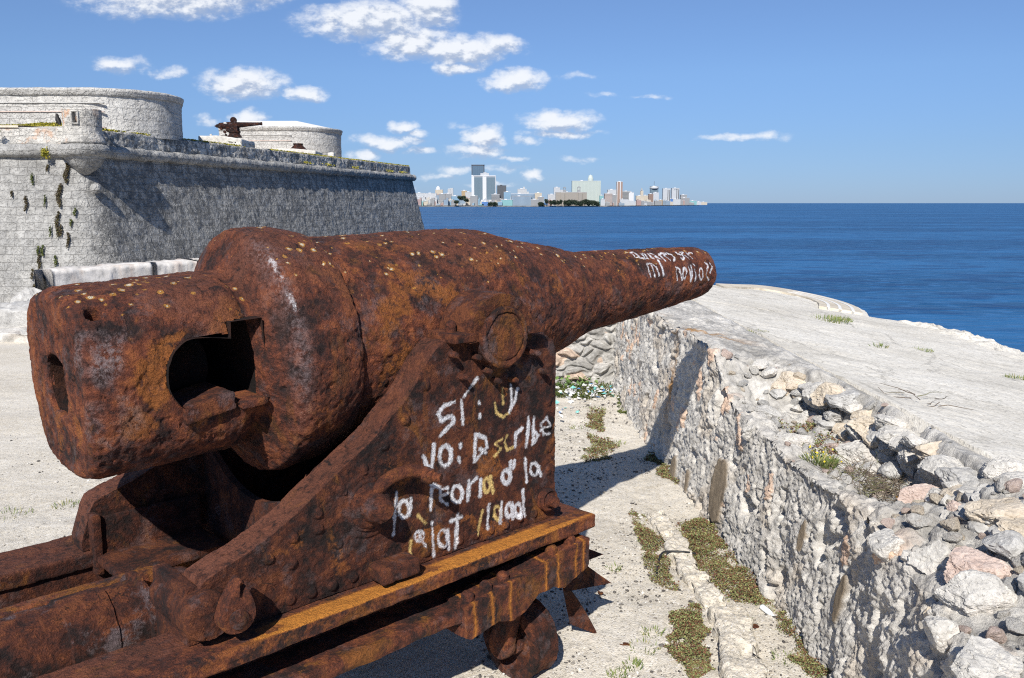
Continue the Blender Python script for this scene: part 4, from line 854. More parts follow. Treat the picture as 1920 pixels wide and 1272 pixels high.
# north-west side skirt down to the water
ws = P[:, 0].copy(); w2_ = ws.copy(); w2_[:, 0] -= .6; w2_[:, 2] = -16; P = np.concatenate([w2_[:, None], P], 1)
n_, m_ = P.shape[:2]; P = P.reshape(-1, 3); F = [gridfaces(n_, m_)]
if vnormals(P, F)[:, 2].mean() < 0: F = [F[0][:, ::-1]]
tag(mesh('terrace', P, F, TERR), kind='structure')
# curved stone kerb rings at the point of the terrace
m, t, p = new_mat('tan_kerb_stone', .9, .15); co = t.new('ShaderNodeTexCoord').outputs['Object']
t.put(p.inputs['Base Color'], t.ramp(t.noise(co, 5, 7, .7), [(.35, (.46, .40, .31)), (.6, (.66, .60, .50))])); TANK = m
m, t, p = new_mat('white_kerb_joint', .9, .1); p.inputs['Base Color'].default_value = (.72, .71, .68, 1); WKERB = m
edge_pts = smooth_poly([(x, y) for y, x in zip(ty[8:], txo[8:])]+[(4.46, 15.42), (3.9, 14.6), (3.24, 13.74)], 2)
cen = np.array([3.3, 12.3])
def ring(f0, f1, n0, n1, dz, name, mt, par, th=.012):
    e_ = edge_pts[int(n0*len(edge_pts)):int(n1*len(edge_pts))]
    a_, b_ = cen+(e_-cen)*f0, cen+(e_-cen)*f1
    fr = np.linspace(0, 1, 6); Q = a_[:, None]+(b_-a_)[:, None]*fr[None, :, None]
    q = Q.reshape(-1, 2); z = terr_z(q[:, 0], q[:, 1])+dz
    Pt = np.concatenate([q, z[:, None]], 1).reshape(len(e_), 6, 3)
    lo_ = Pt[:, [0]].copy(); lo_[..., 2] -= .06; hi_ = Pt[:, [-1]].copy(); hi_[..., 2] -= .06
    Pt = np.concatenate([lo_, Pt, hi_], 1); e0, e1 = Pt[:1].copy(), Pt[-1:].copy(); e0[..., 2] -= .08; e1[..., 2] -= .08; Pt = np.concatenate([e0, Pt, e1]); Pf = Pt.reshape(-1, 3); Fq = [gridfaces(len(e_)+2, 8)]
    if vnormals(Pf, Fq)[:, 2].mean() < 0: Fq = [Fq[0][:, ::-1]]
    return mesh(name, Pf, Fq, mt, par, smooth=False)
KR = ring(.62, .95, 0, .99, .034, 'curved_kerb', TANK, None); tag(KR, 'curved tan stone kerb with white joint lines at the seaward tip of the terrace', 'kerb')
for k, f in enumerate((.70, .79, .89)): ring(f-.02, f+.005, 0, .62, .040, 'joint_line', WKERB, KR)
# ------------------------------------------------------------------ loose stones
_ico = {}
def ico(sub):
    if sub not in _ico:
        import bmesh
        b = bmesh.new(); bmesh.ops.create_icosphere(b, subdivisions=sub, radius=1.0); b.verts.ensure_lookup_table()
        P = np.array([v.co[:] for v in b.verts]); F = np.array([[v.index for v in f.verts] for f in b.faces]); b.free(); _ico[sub] = (P, F)
    return _ico[sub]
def rock(name, c, dims, m, seed, sub=5, rot=0.0, parent=None, planes=9, rough=1.0):
    P, F = ico(sub); P = P.copy(); rn = np.random.RandomState(seed)
    # cut by planes for an angular look
    for k in range(planes+3):
        n = rn.normal(size=3); n /= np.linalg.norm(n); d = rn.uniform(.50, .86); e = P@n-d; P = P-np.clip(e, 0, None)[:, None]*n*.95
    nn = P/np.linalg.norm(P, axis=1, keepdims=True); q = P+seed*1.7
    g1_, g2_, gc_ = worley(q*3.2, seed)
    P = P+nn*(fbm(q*1.6, 3, seed)*.07+(gc_-.5)*.05*sst(g2_-g1_, 0, .12)+fbm(q*7, 4, seed+3)*.035+fbm(q*22, 3, seed+5)*.02-sst(fbm(q*6, 3, seed+8), .3, .5)*.05)[:, None]*rough
    P = P*np.array(dims)/2; ca, sa = math.cos(rot), math.sin(rot); P = np.stack([P[:, 0]*ca-P[:, 1]*sa, P[:, 0]*sa+P[:, 1]*ca, P[:, 2]], 1)
    o = mesh(name, P, [F], m, parent, sharp=30); o.location = c
    return o
def pocket_z(x, y):
    b = float(terr_z(x, y)); k = int(np.argmin(abs(Ys-y)))
    xs_, zs_ = P2_.reshape(len(Ys), -1, 3)[k, nf:, 0], P2_.reshape(len(Ys), -1, 3)[k, nf:, 2]
    return float(np.interp(x, xs_, zs_)) if x > xs_[0] else float(zs_[0])
LBL = ['pinkish orange stone wedged in the far corner of the broken wall top', 'broad tan boulder overhanging the hollow at its far end', 'rounded pale tan stone with a crack under the far edge of the hollow', 'small tan stone tucked beneath the broad overhanging boulder', 'low white stone just in front of the cracked pale tan stone', 'flat cream stone under the pinkish orange stone', 'thin tan slab lying between the cream stone and the overhanging boulder', 'grey block set behind the big white boulder on the wall edge', 'big rounded white boulder on the front edge of the broken wall top', 'wide white boulder beside the yellow flowering tuft', 'rough grey stone under the terrace edge right of the cracked stone', 'small white stone at the far side of the dry creeper patch', 'dark grey stone in the shade of the terrace edge', 'knobbly white block standing at the terrace edge above the creeper patch', 'small white stone among the creeper stems', 'cream angular stone with cracks leaning under the terrace edge', 'large flat white slab lying in the middle of the hollow', 'white stone beside the cream angular stone', 'smooth grey stone half hidden under the terrace edge', 'long white slab forming the terrace lip above the smooth grey stone', 'white stone on the terrace lip above the brown glass', 'small grey stone next to the pinkish orange stone', 'tiny white stone under the thin tan slab', 'big reddish boulder lying on the near part of the wall', 'small reddish stone against the upper end of the big reddish boulder', 'small white stone touching the small reddish stone', 'small round white stone at the right end of the big reddish boulder', 'white boulder with a grey mortar patch on the wall edge', 'rounded white boulder in front of the big reddish boulder', 'large white boulder just below the big reddish boulder', 'largest grey white boulder at the bottom right corner', 'white block low on the wall face at the bottom', 'small grey block leaning on the largest grey white boulder', 'little white stone at the wall edge above the white block', 'little tan upright stone on the wall edge', 'white stone on the edge beside the boulder with the mortar patch', 'flat white slab on the terrace lip above the small reddish stone', 'broad white slab on the terrace at the right frame edge', 'white block on the terrace lip right of the flat slab', 'white block under the broad slab on the terrace lip', 'tiny pink chip lying on the rounded white boulder', 'pinkish white slab on the near floor of the hollow']
for k, (x, y, z, w_, h_, c) in enumerate(STONES):
    rn = random.Random(k); dep = .5*(w_+h_)*rn.uniform(.8, 1.1)
    hz = max(h_*.85, .03); zz = max(pocket_z(x, y)+hz*.22, z-hz*.25)
    x = max(x, float(xbase(y))+.06); zz = min(zz, z+(.03 if y > 3.8 else .12))-hz*(.10 if y > 3.8 else .16)
    big_ = w_ > .15
    o = rock('boulder' if big_ else 'stone', (x, y+dep*.15, zz), (w_*.98, dep*1.0, hz*1.12), STONES_M[c], 100+k, 6 if w_ > .2 else 5, rn.uniform(-.5, .5))
    tag(o, LBL[k], 'boulder' if big_ else 'stone', 'loose stones on the broken wall top')
rn = random.Random(31); scx = lambda y: float(np.interp(y, [1, 2.6, 3.2, 3.7, 4.3, 4.7, 5.2, 5.6, 6.0, 6.4], [1.75, 1.82, 1.93, 2.02, 2.12, 2.14, 2.08, 2.02, 1.92, 1.75]))
yq = 2.2
while yq < 6.0:
    s = rn.uniform(.10, .24); x = scx(yq)+rn.uniform(-.06, .06)
    o = rock('terrace_edge_stone', (x, yq, terr_z(x, yq)-rn.uniform(.06, .16)), (s*1.2, s*1.25, s*rn.uniform(.6, .9)), STONES_M[rn.choice(['white', 'white', 'grey', 'white', 'tan'])], int(yq*100), 5, rn.uniform(0, 3))
    tag(o, 'stone bedded in the broken terrace edge behind the hollow', 'stone', 'stones bedded in the broken terrace edge'); yq += s*.62
for k in range(46):
    yq = 2.2+k*.084+rn.uniform(-.03, .03); s = rn.uniform(.06, .13); x = scx(yq)-rn.uniform(.03, .16)
    o = rock('terrace_edge_stone', (x, yq, pocket_z(x, yq)+s*rn.uniform(.0, .35)), (s*1.25, s*1.2, s*rn.uniform(.7, 1)), STONES_M[rn.choice(['white', 'white', 'grey', 'grey', 'tan'])], 900+k, 4, rn.uniform(0, 3))
    tag(o, 'smaller stone bedded low in the broken terrace edge behind the hollow', 'stone', 'smaller stones low in the broken terrace edge')
# rubble filling between the bigger ones
rn = random.Random(77); kinds = ['white', 'white', 'grey', 'tan', 'pink']; words = {'white': 'small white rubble stone in the hollow of the broken wall top', 'grey': 'small grey rubble stone in the hollow of the broken wall top', 'tan': 'small tan rubble stone in the hollow of the broken wall top', 'pink': 'small reddish rubble stone in the hollow of the broken wall top'}
protos = {}
for k in range(230):
    y = rn.uniform(2.1, 6.1); x = rn.uniform(float(xbase(np.array(y)))+.10, float(np.interp(y, [1, 2.6, 3.2, 3.7, 4.3, 4.7, 5.2, 5.6, 6.0, 6.4], [1.75, 1.82, 1.93, 2.02, 2.12, 2.14, 2.08, 2.02, 1.92, 1.75]))+.06)
    c = rn.choice(kinds); v = rn.randrange(3); s = rn.choice([.015, .02, .025, .03, .035, .04, .05, .07, .085])
    if (c, v) not in protos: protos[c, v] = rock('rubble_stone', (0, 0, 0), (1.2, .9, .8), STONES_M[c], 300+v+10*kinds.index(c), 4); o = protos[c, v]
    else: o = protos[c, v].copy(); COL.objects.link(o)
    o.location = (x, y, pocket_z(x, y)+s*.22); o.scale = (s, s, s); o.rotation_euler = (rn.uniform(-.5, .5), rn.uniform(-.5, .5), rn.uniform(0, 6.3))
    tag(o, words[c], 'stone', 'small %s rubble stones' % {'pink': 'reddish'}.get(c, c))
# ------------------------------------------------------------------ creeping succulents, grass and litter on the ground
def leaf_mat(name, cols, rough=.6):
    m, t, p = new_mat(name, rough, .3)
    r_ = t.new('ShaderNodeAttribute', attribute_name='rnd').outputs['Fac']
    t.put(p.inputs['Base Color'], t.ramp(r_, cols)); return m
SUCC = leaf_mat('succulent_leaves', [(0, (.12, .055, .035)), (.34, (.20, .09, .05)), (.46, (.13, .14, .055)), (.75, (.19, .22, .085)), (1, (.36, .34, .14))])
GRASSM = leaf_mat('grass_blades', [(0, (.08, .12, .03)), (.6, (.16, .21, .06)), (1, (.34, .30, .14))])
DRYM = leaf_mat('dry_stems', [(0, (.09, .065, .05)), (.7, (.20, .16, .12)), (1, (.16, .18, .06))])
YELG = leaf_mat('yellow_turf', [(0, (.12, .13, .02)), (.5, (.30, .28, .03)), (1, (.46, .38, .05))])
DKMOSS = leaf_mat('brown_wall_plant', [(0, (.035, .025, .014)), (.6, (.085, .06, .03)), (1, (.10, .10, .03))])
GRMOSS = leaf_mat('green_wall_plant', [(0, (.03, .05, .012)), (.6, (.08, .10, .02)), (1, (.14, .15, .04))])
BROADL = leaf_mat('broad_green_leaves', [(0, (.07, .13, .03)), (1, (.18, .27, .08))])
YELLOWF = leaf_mat('yellow_petals', [(0, (.6, .45, .02)), (1, (.75, .6, .05))])
def leaves(name, C_, size, m, seed, lean=.9, parent=None, aspect=.55, upv=None):
    """C_ (n,3) centres; each leaf a folded diamond of four triangles"""
    rn = np.random.RandomState(seed); n = len(C_); size = np.broadcast_to(size, n)[:, None]
    a = rn.uniform(0, 2*np.pi, n); d = np.stack([np.cos(a), np.sin(a), rn.uniform(-.1, lean, n)], 1)
    if upv is not None: d = d*.5+np.array(upv)
    d /= np.linalg.norm(d, axis=1, keepdims=True)
    s = np.cross(d, rn.normal(size=(n, 3))); s /= np.linalg.norm(s, axis=1, keepdims=True); u = np.cross(d, s)
    tip = C_+d*size; mid = C_+d*size*.5
    P = np.stack([C_, mid+s*size*aspect*.5+u*size*.08, tip, mid-s*size*aspect*.5+u*size*.08, mid-u*size*.06], 1).reshape(-1, 3)
    b = np.arange(n)*5; F = np.concatenate([np.stack([b, b+1, b+4], 1), np.stack([b+1, b+2, b+4], 1), np.stack([b+2, b+3, b+4], 1), np.stack([b+3, b, b+4], 1)])
    return mesh(name, P, [F], m, parent, {'rnd': np.repeat(rn.uniform(0, 1, n), 5)}, smooth=False)
def in_poly(x, y, poly):
    r = np.zeros(len(x), bool); n = len(poly)
    for i in range(n):
        (x0, y0), (x1, y1) = poly[i], poly[(i+1) % n]
        c = ((y0 > y) != (y1 > y)) & (x < (x1-x0)*(y-y0)/(y1-y0+1e-12)+x0); r ^= c
    return r
PLAB = ['olive and red creeping succulent mat along the foot of the stone parapet', 'narrow strip of creeping succulent left of the low kerb', 'creeping succulent mat in front of the broken kerb stone', 'small succulent patch at the edge of the cannon shadow', 'green creeping growth at the foot of the far rubble wall', 'green tuft of creeper in the corner by the parapet', 'brown creeper patch on the sandy trench floor', 'reddish brown creeper patch beside the cannon shadow']
PN = [24000, 6500, 8500, 3000, 4200, 2200, 1700, 2400]
for k, poly in enumerate(PATCHES):
    rn = np.random.RandomState(500+k); xs_, ys_ = zip(*poly); n = PN[k]*6
    x = rn.uniform(min(xs_)-.08, max(xs_)+.04, n); y = rn.uniform(min(ys_)-.1, max(ys_)+.1, n); q = np.stack([x, y, 0*x], 1)
    wx = x+fbm(q*7, 3, 510)*.05; wy = y+fbm(q*7, 3, 512)*.09
    ok = in_poly(wx, wy, poly) & (.7*fbm(q*6, 4, 520+k)+.5*fbm(q*22, 2, 524) > rn.uniform(-.75, -.05, n)) & (x < xbase(y)+.02); q = q[ok][:PN[k]]
    hgt = np.clip(.5+fbm(q*9, 3, 530+k), .1, 1.2); q[:, 2] = rn.uniform(0, .045, len(q))*hgt+fbm(q*.8, 3, 40)*.018
    dist__ = np.hypot(q[:, 0], q[:, 1])
    o = leaves('creeping_plant', q, rn.uniform(.009, .018, len(q))*np.clip(dist__/6, .85, 1.6), SUCC if k not in (4, 5) else GRMOSS, 540+k)
    tag(o, PLAB[k], 'ground cover', None, 'stuff')
def tuft(name, x, y, z, r, h, n, m, seed, parent=None):
    rn = np.random.RandomState(seed); a = rn.uniform(0, 6.28, n); rr = r*np.sqrt(rn.uniform(0, 1, n)); base = np.stack([x+rr*np.cos(a), y+rr*np.sin(a), np.full(n, z)], 1)
    d = np.stack([np.cos(a)*rn.uniform(.1, .7, n), np.sin(a)*rn.uniform(.1, .7, n), rn.uniform(.5, 1, n)], 1)*h*rn.uniform(.5, 1, (n, 1))
    s = np.cross(d, rn.normal(size=(n, 3))); s /= np.linalg.norm(s, axis=1, keepdims=True); wd = (h*.035+.0012)
    P = np.stack([base-s*wd, base+s*wd, base+d*.6+s*wd*.7, base+d*.6-s*wd*.7, base+d+np.stack([0*a, 0*a, -.15*h*rn.uniform(0, 1, n)], 1)], 1).reshape(-1, 3)
    b = np.arange(n)*5
    return mesh(name, P, [np.stack([b, b+1, b+2, b+3], 1), np.stack([b+3, b+2, b+4], 1)], m, parent, {'rnd': np.repeat(rn.uniform(0, 1, n), 5)}, smooth=False)
def ray_ground(x, y): return ground_z(x, y)
gr = []
rn = random.Random(9)
for (x, y, r) in [(-3.62, 5.85, .16), (-3.3, 6.05, .10), (-2.55, 5.0, .08), (-2.48, 4.72, .05), (-3.1, 7.0, .12), (.62, 4.9, .04), (.66, 3.95, .07), (.58, 3.8, .05), (.72, 4.1, .05), (.5, 3.72, .05), (1.2, 4.25, .06), (1.15, 3.95, .07), (1.33, 3.85, .06), (.95, 7.7, .1), (.75, 7.4, .1), (.7, 8.2, .12), (.9, 9.0, .12)]:
    gr.append((x, y, r))
objs = [tuft('t', x, y, ray_ground(x, y)-.005, r, .05, 70, GRASSM, 600+k) for k, (x, y, r) in enumerate(gr)]
def join(name, objs, m):
    Ps, off, F3, F4, at = [], 0, [], [], []
    for o in objs:
        me = o.data; P = np.zeros(len(me.vertices)*3); me.vertices.foreach_get('co', P); P = P.reshape(-1, 3); Ps.append(P)
        for f in me.polygons: (F3 if len(f.vertices) == 3 else F4).append([v+off for v in f.vertices])
        a = np.zeros(len(P)); me.attributes['rnd'].data.foreach_get('value', a); at.append(a); off += len(P)
        bpy.data.objects.remove(o)
    return mesh(name, np.concatenate(Ps), [np.array(f) for f in (F3, F4) if f], m, None, {'rnd': np.concatenate(at)}, smooth=False)
tag(join('grass', objs, GRASSM), 'sparse green grass sprouting from the pale gravel', 'grass', None, 'stuff')
objs = [tuft('t', x, y, terr_z(x, y)-.01, r, h, n, GRASSM, 700+k) for k, (x, y, r, h, n) in enumerate([(3.77, 10.16, .30, .07, 420), (3.95, 10.45, .22, .06, 240), (3.47, 7.94, .08, .08, 50), (3.92, 8.17, .16, .035, 240), (2.24, 7.69, .10, .03, 140), (4.25, 7.05, .10, .05, 140), (2.9, 9.3, .1, .03, 60)])]
for k, (x, y, r) in enumerate([(3.77, 10.16, .3)]): pass
tag(join('terrace_grass', objs, GRASSM), 'low green tufts growing in cracks of the sloping terrace', 'grass', None, 'stuff')
# tuft with yellow flowers and dry bush in the hollow
fx, fy = 1.74, 4.66; fz = pocket_z(fx, fy)
ft = empty('flowering_tuft', (0, 0, 0), 0, 'bright green grassy tuft with yellow flowers in the hollow of the wall top', 'plant')
tuft('foliage', fx, fy, fz-.01, .075, .11, 420, GRASSM, 801, ft)
rn_ = np.random.RandomState(3); leaves('flower', np.stack([fx+rn_.normal(0, .05, 26), fy+rn_.normal(0, .05, 26), fz+rn_.uniform(.05, .10, 26)], 1), .013, YELLOWF, 802, .9, ft, 1.0)
rn_ = np.random.RandomState(4); q = np.stack([rn_.uniform(1.70, 1.95, 1500), rn_.uniform(4.75, 5.35, 1500), np.zeros(1500)], 1); q = q[fbm(q*8, 3, 5) > -.1]
q[:, 2] = [pocket_z(a_, b_)+rn_.uniform(0, .03) for a_, b_ in q[:, :2]]
tag(leaves('hollow_creeper', q, .018, SUCC, 803), 'reddish green creeper behind the flowering tuft in the wall hollow', 'ground cover', None, 'stuff')
def twigs(name, cx, cy, cz, n, L, m, seed, spread=(.12, .16), flat=.35, thick=.0014):
    rn = np.random.RandomState(seed); parts = []
    for k in range(n):
        p = np.array([cx+rn.normal(0, spread[0]), cy+rn.normal(0, spread[1]), cz+rn.uniform(0, .02)]); d = rn.normal(size=3)*np.array([1, 1, flat]); d[2] = abs(d[2]); d /= np.linalg.norm(d); pts = [p]
        for j in range(4): d = d+rn.normal(0, .35, 3)*np.array([1, 1, .5]); d /= np.linalg.norm(d); p = p+d*L/4; p[2] = max(p[2], cz-.01); pts.append(p)
        parts.append(tube_pf(pts, np.linspace(thick*1.4, thick*.5, 5), 4, False))
    P, F = merge(parts); return mesh(name, P, F, m, None, {'rnd': np.repeat(rn.uniform(0, 1, n), 20)})
tag(twigs('dry_bush', 1.86, 4.28, pocket_z(1.86, 4.28), 330, .12, DRYM, 811, (.085, .15)), 'tangle of dry brown twigs beside the brown glass', 'bush')
tag(twigs('dead_twig', 2.47, 5.05, terr_z(2.47, 5.05)+.006, 9, .22, DRYM, 812, (.04, .12), .06, .0022), 'thin dark dead branch lying on the pale terrace', 'branch')
# brown bottle shards
m, t, p = new_mat('brown_glass', .1, .5); p.inputs['Base Color'].default_value = (.30, .15, .02, 1); p.inputs['Transmission Weight'].default_value = .35; GLASSB = m
rn = np.random.RandomState(8)
for k in range(14):
    P = []; n = 5; a = np.sort(rn.uniform(0, 6.28, n)); r = rn.uniform(.012, .03)
    top_ = np.stack([r*np.cos(a), r*np.sin(a)*.7, .006*np.cos(a)**2], 1); bot_ = top_-np.array([0, 0, .003]); P = np.concatenate([top_, bot_])
    F4 = np.array([(i, (i+1) % n, n+(i+1) % n, n+i) for i in range(n)])[:, ::-1]
    x, y = 1.93+rn.normal(0, .04), 4.0+rn.normal(0, .07)
    o = mesh('glass_shard', P, [F4], GLASSB, None, None, False, [list(range(n)), list(range(n, 2*n))[::-1]]); o.location = (x, y, pocket_z(x, y)+.02); o.rotation_euler = (rn.uniform(-.6, .6), rn.uniform(-.6, .6), rn.uniform(0, 6))
    tag(o, 'brown bottle glass shard lying among stones beside the dry twigs', 'glass shard', 'brown glass shards in the wall hollow')
# kerb: broken low masonry edge on the trench floor
kp = np.array(KERB[:4]); kp2 = np.array(KERB[3:])
def kerb_strip(pts, w0, h, seed):
    pts = smooth_poly(pts, 2); L_ = np.concatenate([[0], np.cumsum(np.linalg.norm(np.diff(pts, axis=0), axis=1))]); s = np.linspace(0, L_[-1], int(L_[-1]/.008))
    cx = np.stack([np.interp(s, L_, pts[:, k]) for k in (0, 1)], 1); tg = np.gradient(cx, axis=0); tg /= np.linalg.norm(tg, axis=1, keepdims=True); nr = np.stack([-tg[:, 1], tg[:, 0]], 1)
    nr *= np.sign(nr[:, :1]); u = np.concatenate([np.zeros(8), np.linspace(0, 1, 26)[1:], np.ones(5)]); zz = np.concatenate([np.linspace(-.03, h, 9)[:-1], [h]*25, np.linspace(h, -.02, 6)[1:]])
    P = np.stack([cx[:, None, 0]+nr[:, None, 0]*u*w0, cx[:, None, 1]+nr[:, None, 1]*u*w0, np.tile(zz, (len(s), 1))], -1)
    fade = np.minimum(1, np.minimum(np.arange(len(s)), np.arange(len(s))[::-1])/12)[:, None]; P[..., 2] = P[..., 2]*fade
    n_, m_ = P.shape[:2]; P = P.reshape(-1, 3); F = [gridfaces(n_, m_)]
    if vnormals(P, F)[:, 2].mean() < 0: F = [F[0][:, ::-1]]
    N = vnormals(P, F); D = fbm(P*9, 4, seed)*.022+fbm(P*32, 3, seed+4)*.007-sst(fbm(P*6, 3, seed+7), .25, .6)*.025
    return mesh('kerb_stone', P+N*D[:, None], F, GRAVEL)
tag(kerb_strip(KERB[:5], .13, .045, 850), 'low worn masonry kerb running along the trench floor', 'kerb')
tag(kerb_strip(KERB[4:]+[(.95, 3.2), (.9, 2.8)], .18, .085, 860), 'thick broken white kerb block rising from the trench floor', 'kerb')
# black hose, bottle, rust flakes, litter
m, t, p = new_mat('black_rubber', .5, .4); p.inputs['Base Color'].default_value = (.02, .022, .024, 1); RUB = m
P, F = tube_pf(smooth_poly([(.86, 4.80, .0), (.885, 4.90, .035), (.93, 5.04, .055), (1.0, 5.06, .05), (1.08, 5.05, .05), (1.15, 5.07, .03)], 2), .0065, 10); tag(mesh('hose', P, F, RUB), 'short black rubber hose bent across the trench kerb', 'hose')
m, t, p = new_mat('white_plastic', .35, .4); p.inputs['Base Color'].default_value = (.72, .76, .80, 1); PLAS = m
m, t, p = new_mat('litter', .45, .4); t.put(p.inputs['Base Color'], t.ramp(t.attr('rnd'), [(0, (.5, .5, .5)), (.3, (.62, .62, .6)), (.55, (.42, .44, .45)), (.62, (.08, .22, .5)), (.72, (.7, .72, .73)), (.86, (.15, .45, .42)), (1, (.75, .73, .7))], 'CONSTANT')); LITM = m
P, F, a = lathe_pf(dense([(0, 0), (0, .017), (.05, .018), (.07, .014), (.078, .008), (.095, .008), (.095, 0)], .006), (0, 0, 0), (1, 0, 0), 20); P[:, 2] *= .8
bt = mesh('plastic_bottle', *orient((P, F)), PLAS); bt.location = (1.36, 4.36, .03); bt.rotation_euler = (0, .15, -1.1); tag(bt, 'small crushed white plastic bottle among the succulents', 'bottle')
rn = np.random.RandomState(21); q = np.stack([rn.normal(.83, .20, 190), rn.normal(9.6, .17, 190), rn.uniform(0, .07, 190)], 1); q[:70] += np.array([.14, .25, 0]); q[160:190] += np.array([-.35, -.7, 0])
tag(leaves('litter', q, rn.uniform(.02, .085, 190), LITM, 22, .6, None, .7), 'heap of pale plastic litter below the far rubble wall', 'litter', None, 'stuff')
rn = np.random.RandomState(23); q = np.stack([rn.normal(.72, .18, 60), rn.normal(10.05, .08, 60), rn.uniform(.02, .13, 60)], 1)
tag(leaves('leafy_weed', q, rn.uniform(.04, .085, 60), BROADL, 24, .5, None, .8), 'bright broad leaved weed in front of the far rubble wall', 'plant')
for k, (x, y, r, lb) in enumerate([(1.26, 4.16, .034, 'thin rust flake lying next to the kerb block'), (1.20, 4.07, .042, 'larger rust flake lying nearest the kerb block'), (.50, 4.55, .028, 'small rust flake standing on the sand by the guard fins'), (.56, 3.98, .035, 'flat reddish flake on the sand beside the wheel')]):
    n = 9; a = np.linspace(0, 6.28, n, endpoint=False); rr = r*np.random.RandomState(30+k).uniform(.5, 1.1, n)
    tp_ = np.stack([rr*np.cos(a), rr*np.sin(a)*.6, .004*np.sin(a*2)], 1); P = np.concatenate([tp_+[0, 0, .006], tp_])
    o = mesh('rust_flake', P, [np.array([(i, n+i, n+(i+1) % n, (i+1) % n) for i in range(n)])], RUST_DARK, None, {'lay': np.full(2*n, .6)}, False, [list(range(n)), list(range(n, 2*n))[::-1]])
    o.location = (x, y, ground_z(x, y)+.008); o.rotation_euler = (.15, .1, k); tag(o, lb, 'rust flake', 'rust flakes on the ground')
# pebbles
rn = np.random.RandomState(33); n = 9000
x = rn.uniform(-.2, 1.5, n); y = 3.2+rn.uniform(0, 1, n)**1.4*6.5; x2 = rn.uniform(-6, -2.2, 1500); y2 = rn.uniform(3.2, 8, 1500); x = np.concatenate([x, x2]); y = np.concatenate([y, y2]); n = len(x)
keep = (x < xbase(y)-.02) & (fbm(np.stack([x*2, y*2, 0*x], 1), 3, 71) > -.25*(x > -2)); x, y = x[keep], y[keep]; n = len(x)
s = rn.lognormal(-5.2, .42, n); ip, iff = ico(1); q = np.stack([x, y, 0*x], 1); zg = fbm(q*.8, 3, 40)*.018+fbm(q*5, 4, 42)*.007+sst(-x, 3., -.3)*fbm(q*3, 4, 47)*.012
P = ip[None]*s[:, None, None]*rn.uniform(.6, 1.3, (n, 1, 3))*rn.uniform(.8, 1.2, (n, len(ip), 1)); P[..., 2] *= .7; P += np.stack([x, y, zg+s*.25], 1)[:, None]
F = (iff[None]+(np.arange(n)*len(ip))[:, None, None]).reshape(-1, 3)
PEBM = leaf_mat('pebbles', [(0, (.05, .045, .045)), (.38, (.13, .12, .11)), (.55, (.34, .31, .27)), (.85, (.52, .49, .45)), (1, (.66, .64, .6))], .9)
tag(mesh('pebbles', P.reshape(-1, 3), [F], PEBM, None, {'rnd': np.repeat(rn.uniform(0, 1, n), len(ip))}, smooth=False), 'scattered dark and pale pebbles on the sandy trench floor', 'pebbles', None, 'stuff')
# ------------------------------------------------------------------ the fortress
def fort_mat(name, base_lo, base_hi, blot=.6, salmon=0.0, bw=.50, bh=.215, mortar=.010):
    m, t, p = new_mat(name, .95, .1)
    co = t.new('ShaderNodeTexCoord').outputs['Object']; uv = t.attr('wuv', 'Vector'); side = t.attr('side')
    br = t.new('ShaderNodeTexBrick'); t.put(br.inputs['Vector'], t.vmath('ADD', uv, t.vmath('MULTIPLY', t.comb(t.noise(co, 1.7, 5), t.noise(co, 2.6, 5), 0.0), (.16, .11, 0)))); br.inputs['Scale'].default_value = 1.0
    br.inputs['Brick Width'].default_value = bw; br.inputs['Row Height'].default_value = bh; br.inputs['Mortar Size'].default_value = mortar; br.inputs['Mortar Smooth'].default_value = .5
    br.inputs['Color1'].default_value = (.86, .86, .86, 1); br.inputs['Color2'].default_value = (1.08, 1.07, 1.05, 1); br.inputs['Mortar'].default_value = (.42, .41, .40, 1)
    a = t.noise(co, 1.1, 8, .65); b = t.noise(co, 6, 4, .6)
    f = t.math('ADD', t.math('MULTIPLY', a, .5), t.math('MULTIPLY', b, .5))
    c = t.ramp(f, [(.34, base_lo), (.62, base_hi)]); c = t.mix(.55, c, t.mix(1.0, c, br.outputs['Color'], 'MULTIPLY'))
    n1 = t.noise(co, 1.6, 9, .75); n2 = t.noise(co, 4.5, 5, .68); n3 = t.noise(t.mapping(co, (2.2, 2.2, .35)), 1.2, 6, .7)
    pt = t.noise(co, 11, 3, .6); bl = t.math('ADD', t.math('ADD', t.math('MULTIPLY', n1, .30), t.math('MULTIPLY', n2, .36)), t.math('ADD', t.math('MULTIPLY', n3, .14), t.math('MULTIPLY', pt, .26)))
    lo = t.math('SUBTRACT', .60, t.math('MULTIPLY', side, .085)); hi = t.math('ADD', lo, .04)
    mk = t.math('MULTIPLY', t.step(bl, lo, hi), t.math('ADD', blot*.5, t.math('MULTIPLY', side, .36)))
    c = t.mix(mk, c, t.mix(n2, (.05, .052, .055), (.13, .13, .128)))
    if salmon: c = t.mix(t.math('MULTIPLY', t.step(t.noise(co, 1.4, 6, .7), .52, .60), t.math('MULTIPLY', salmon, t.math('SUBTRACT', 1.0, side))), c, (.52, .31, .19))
    t.put(p.inputs['Base Color'], c)
    h = t.math('ADD', t.math('MULTIPLY', b, .9), t.math('ADD', t.math('ADD', t.math('MULTIPLY', n2, .7), t.math('MULTIPLY', t.step(pt, .52, .40), -.5)), t.math('MULTIPLY', br.outputs['Fac'], -.22)))
    t.put(p.inputs['Normal'], t.bump(h, .75, .06)); return m
FORTM = fort_mat('fort_masonry', (.21, .207, .20), (.42, .415, .40))
PARM = fort_mat('fort_parapet_masonry', (.34, .33, .31), (.60, .58, .54), .8, .8)
CASM = fort_mat('casemate_masonry', (.36, .35, .335), (.58, .57, .545), .25, 0, .75, .34, .01)
WHITER = stone_mat('white_roof_plaster', (.60, .59, .57), (.82, .81, .79), 3, .4, .3, .02)
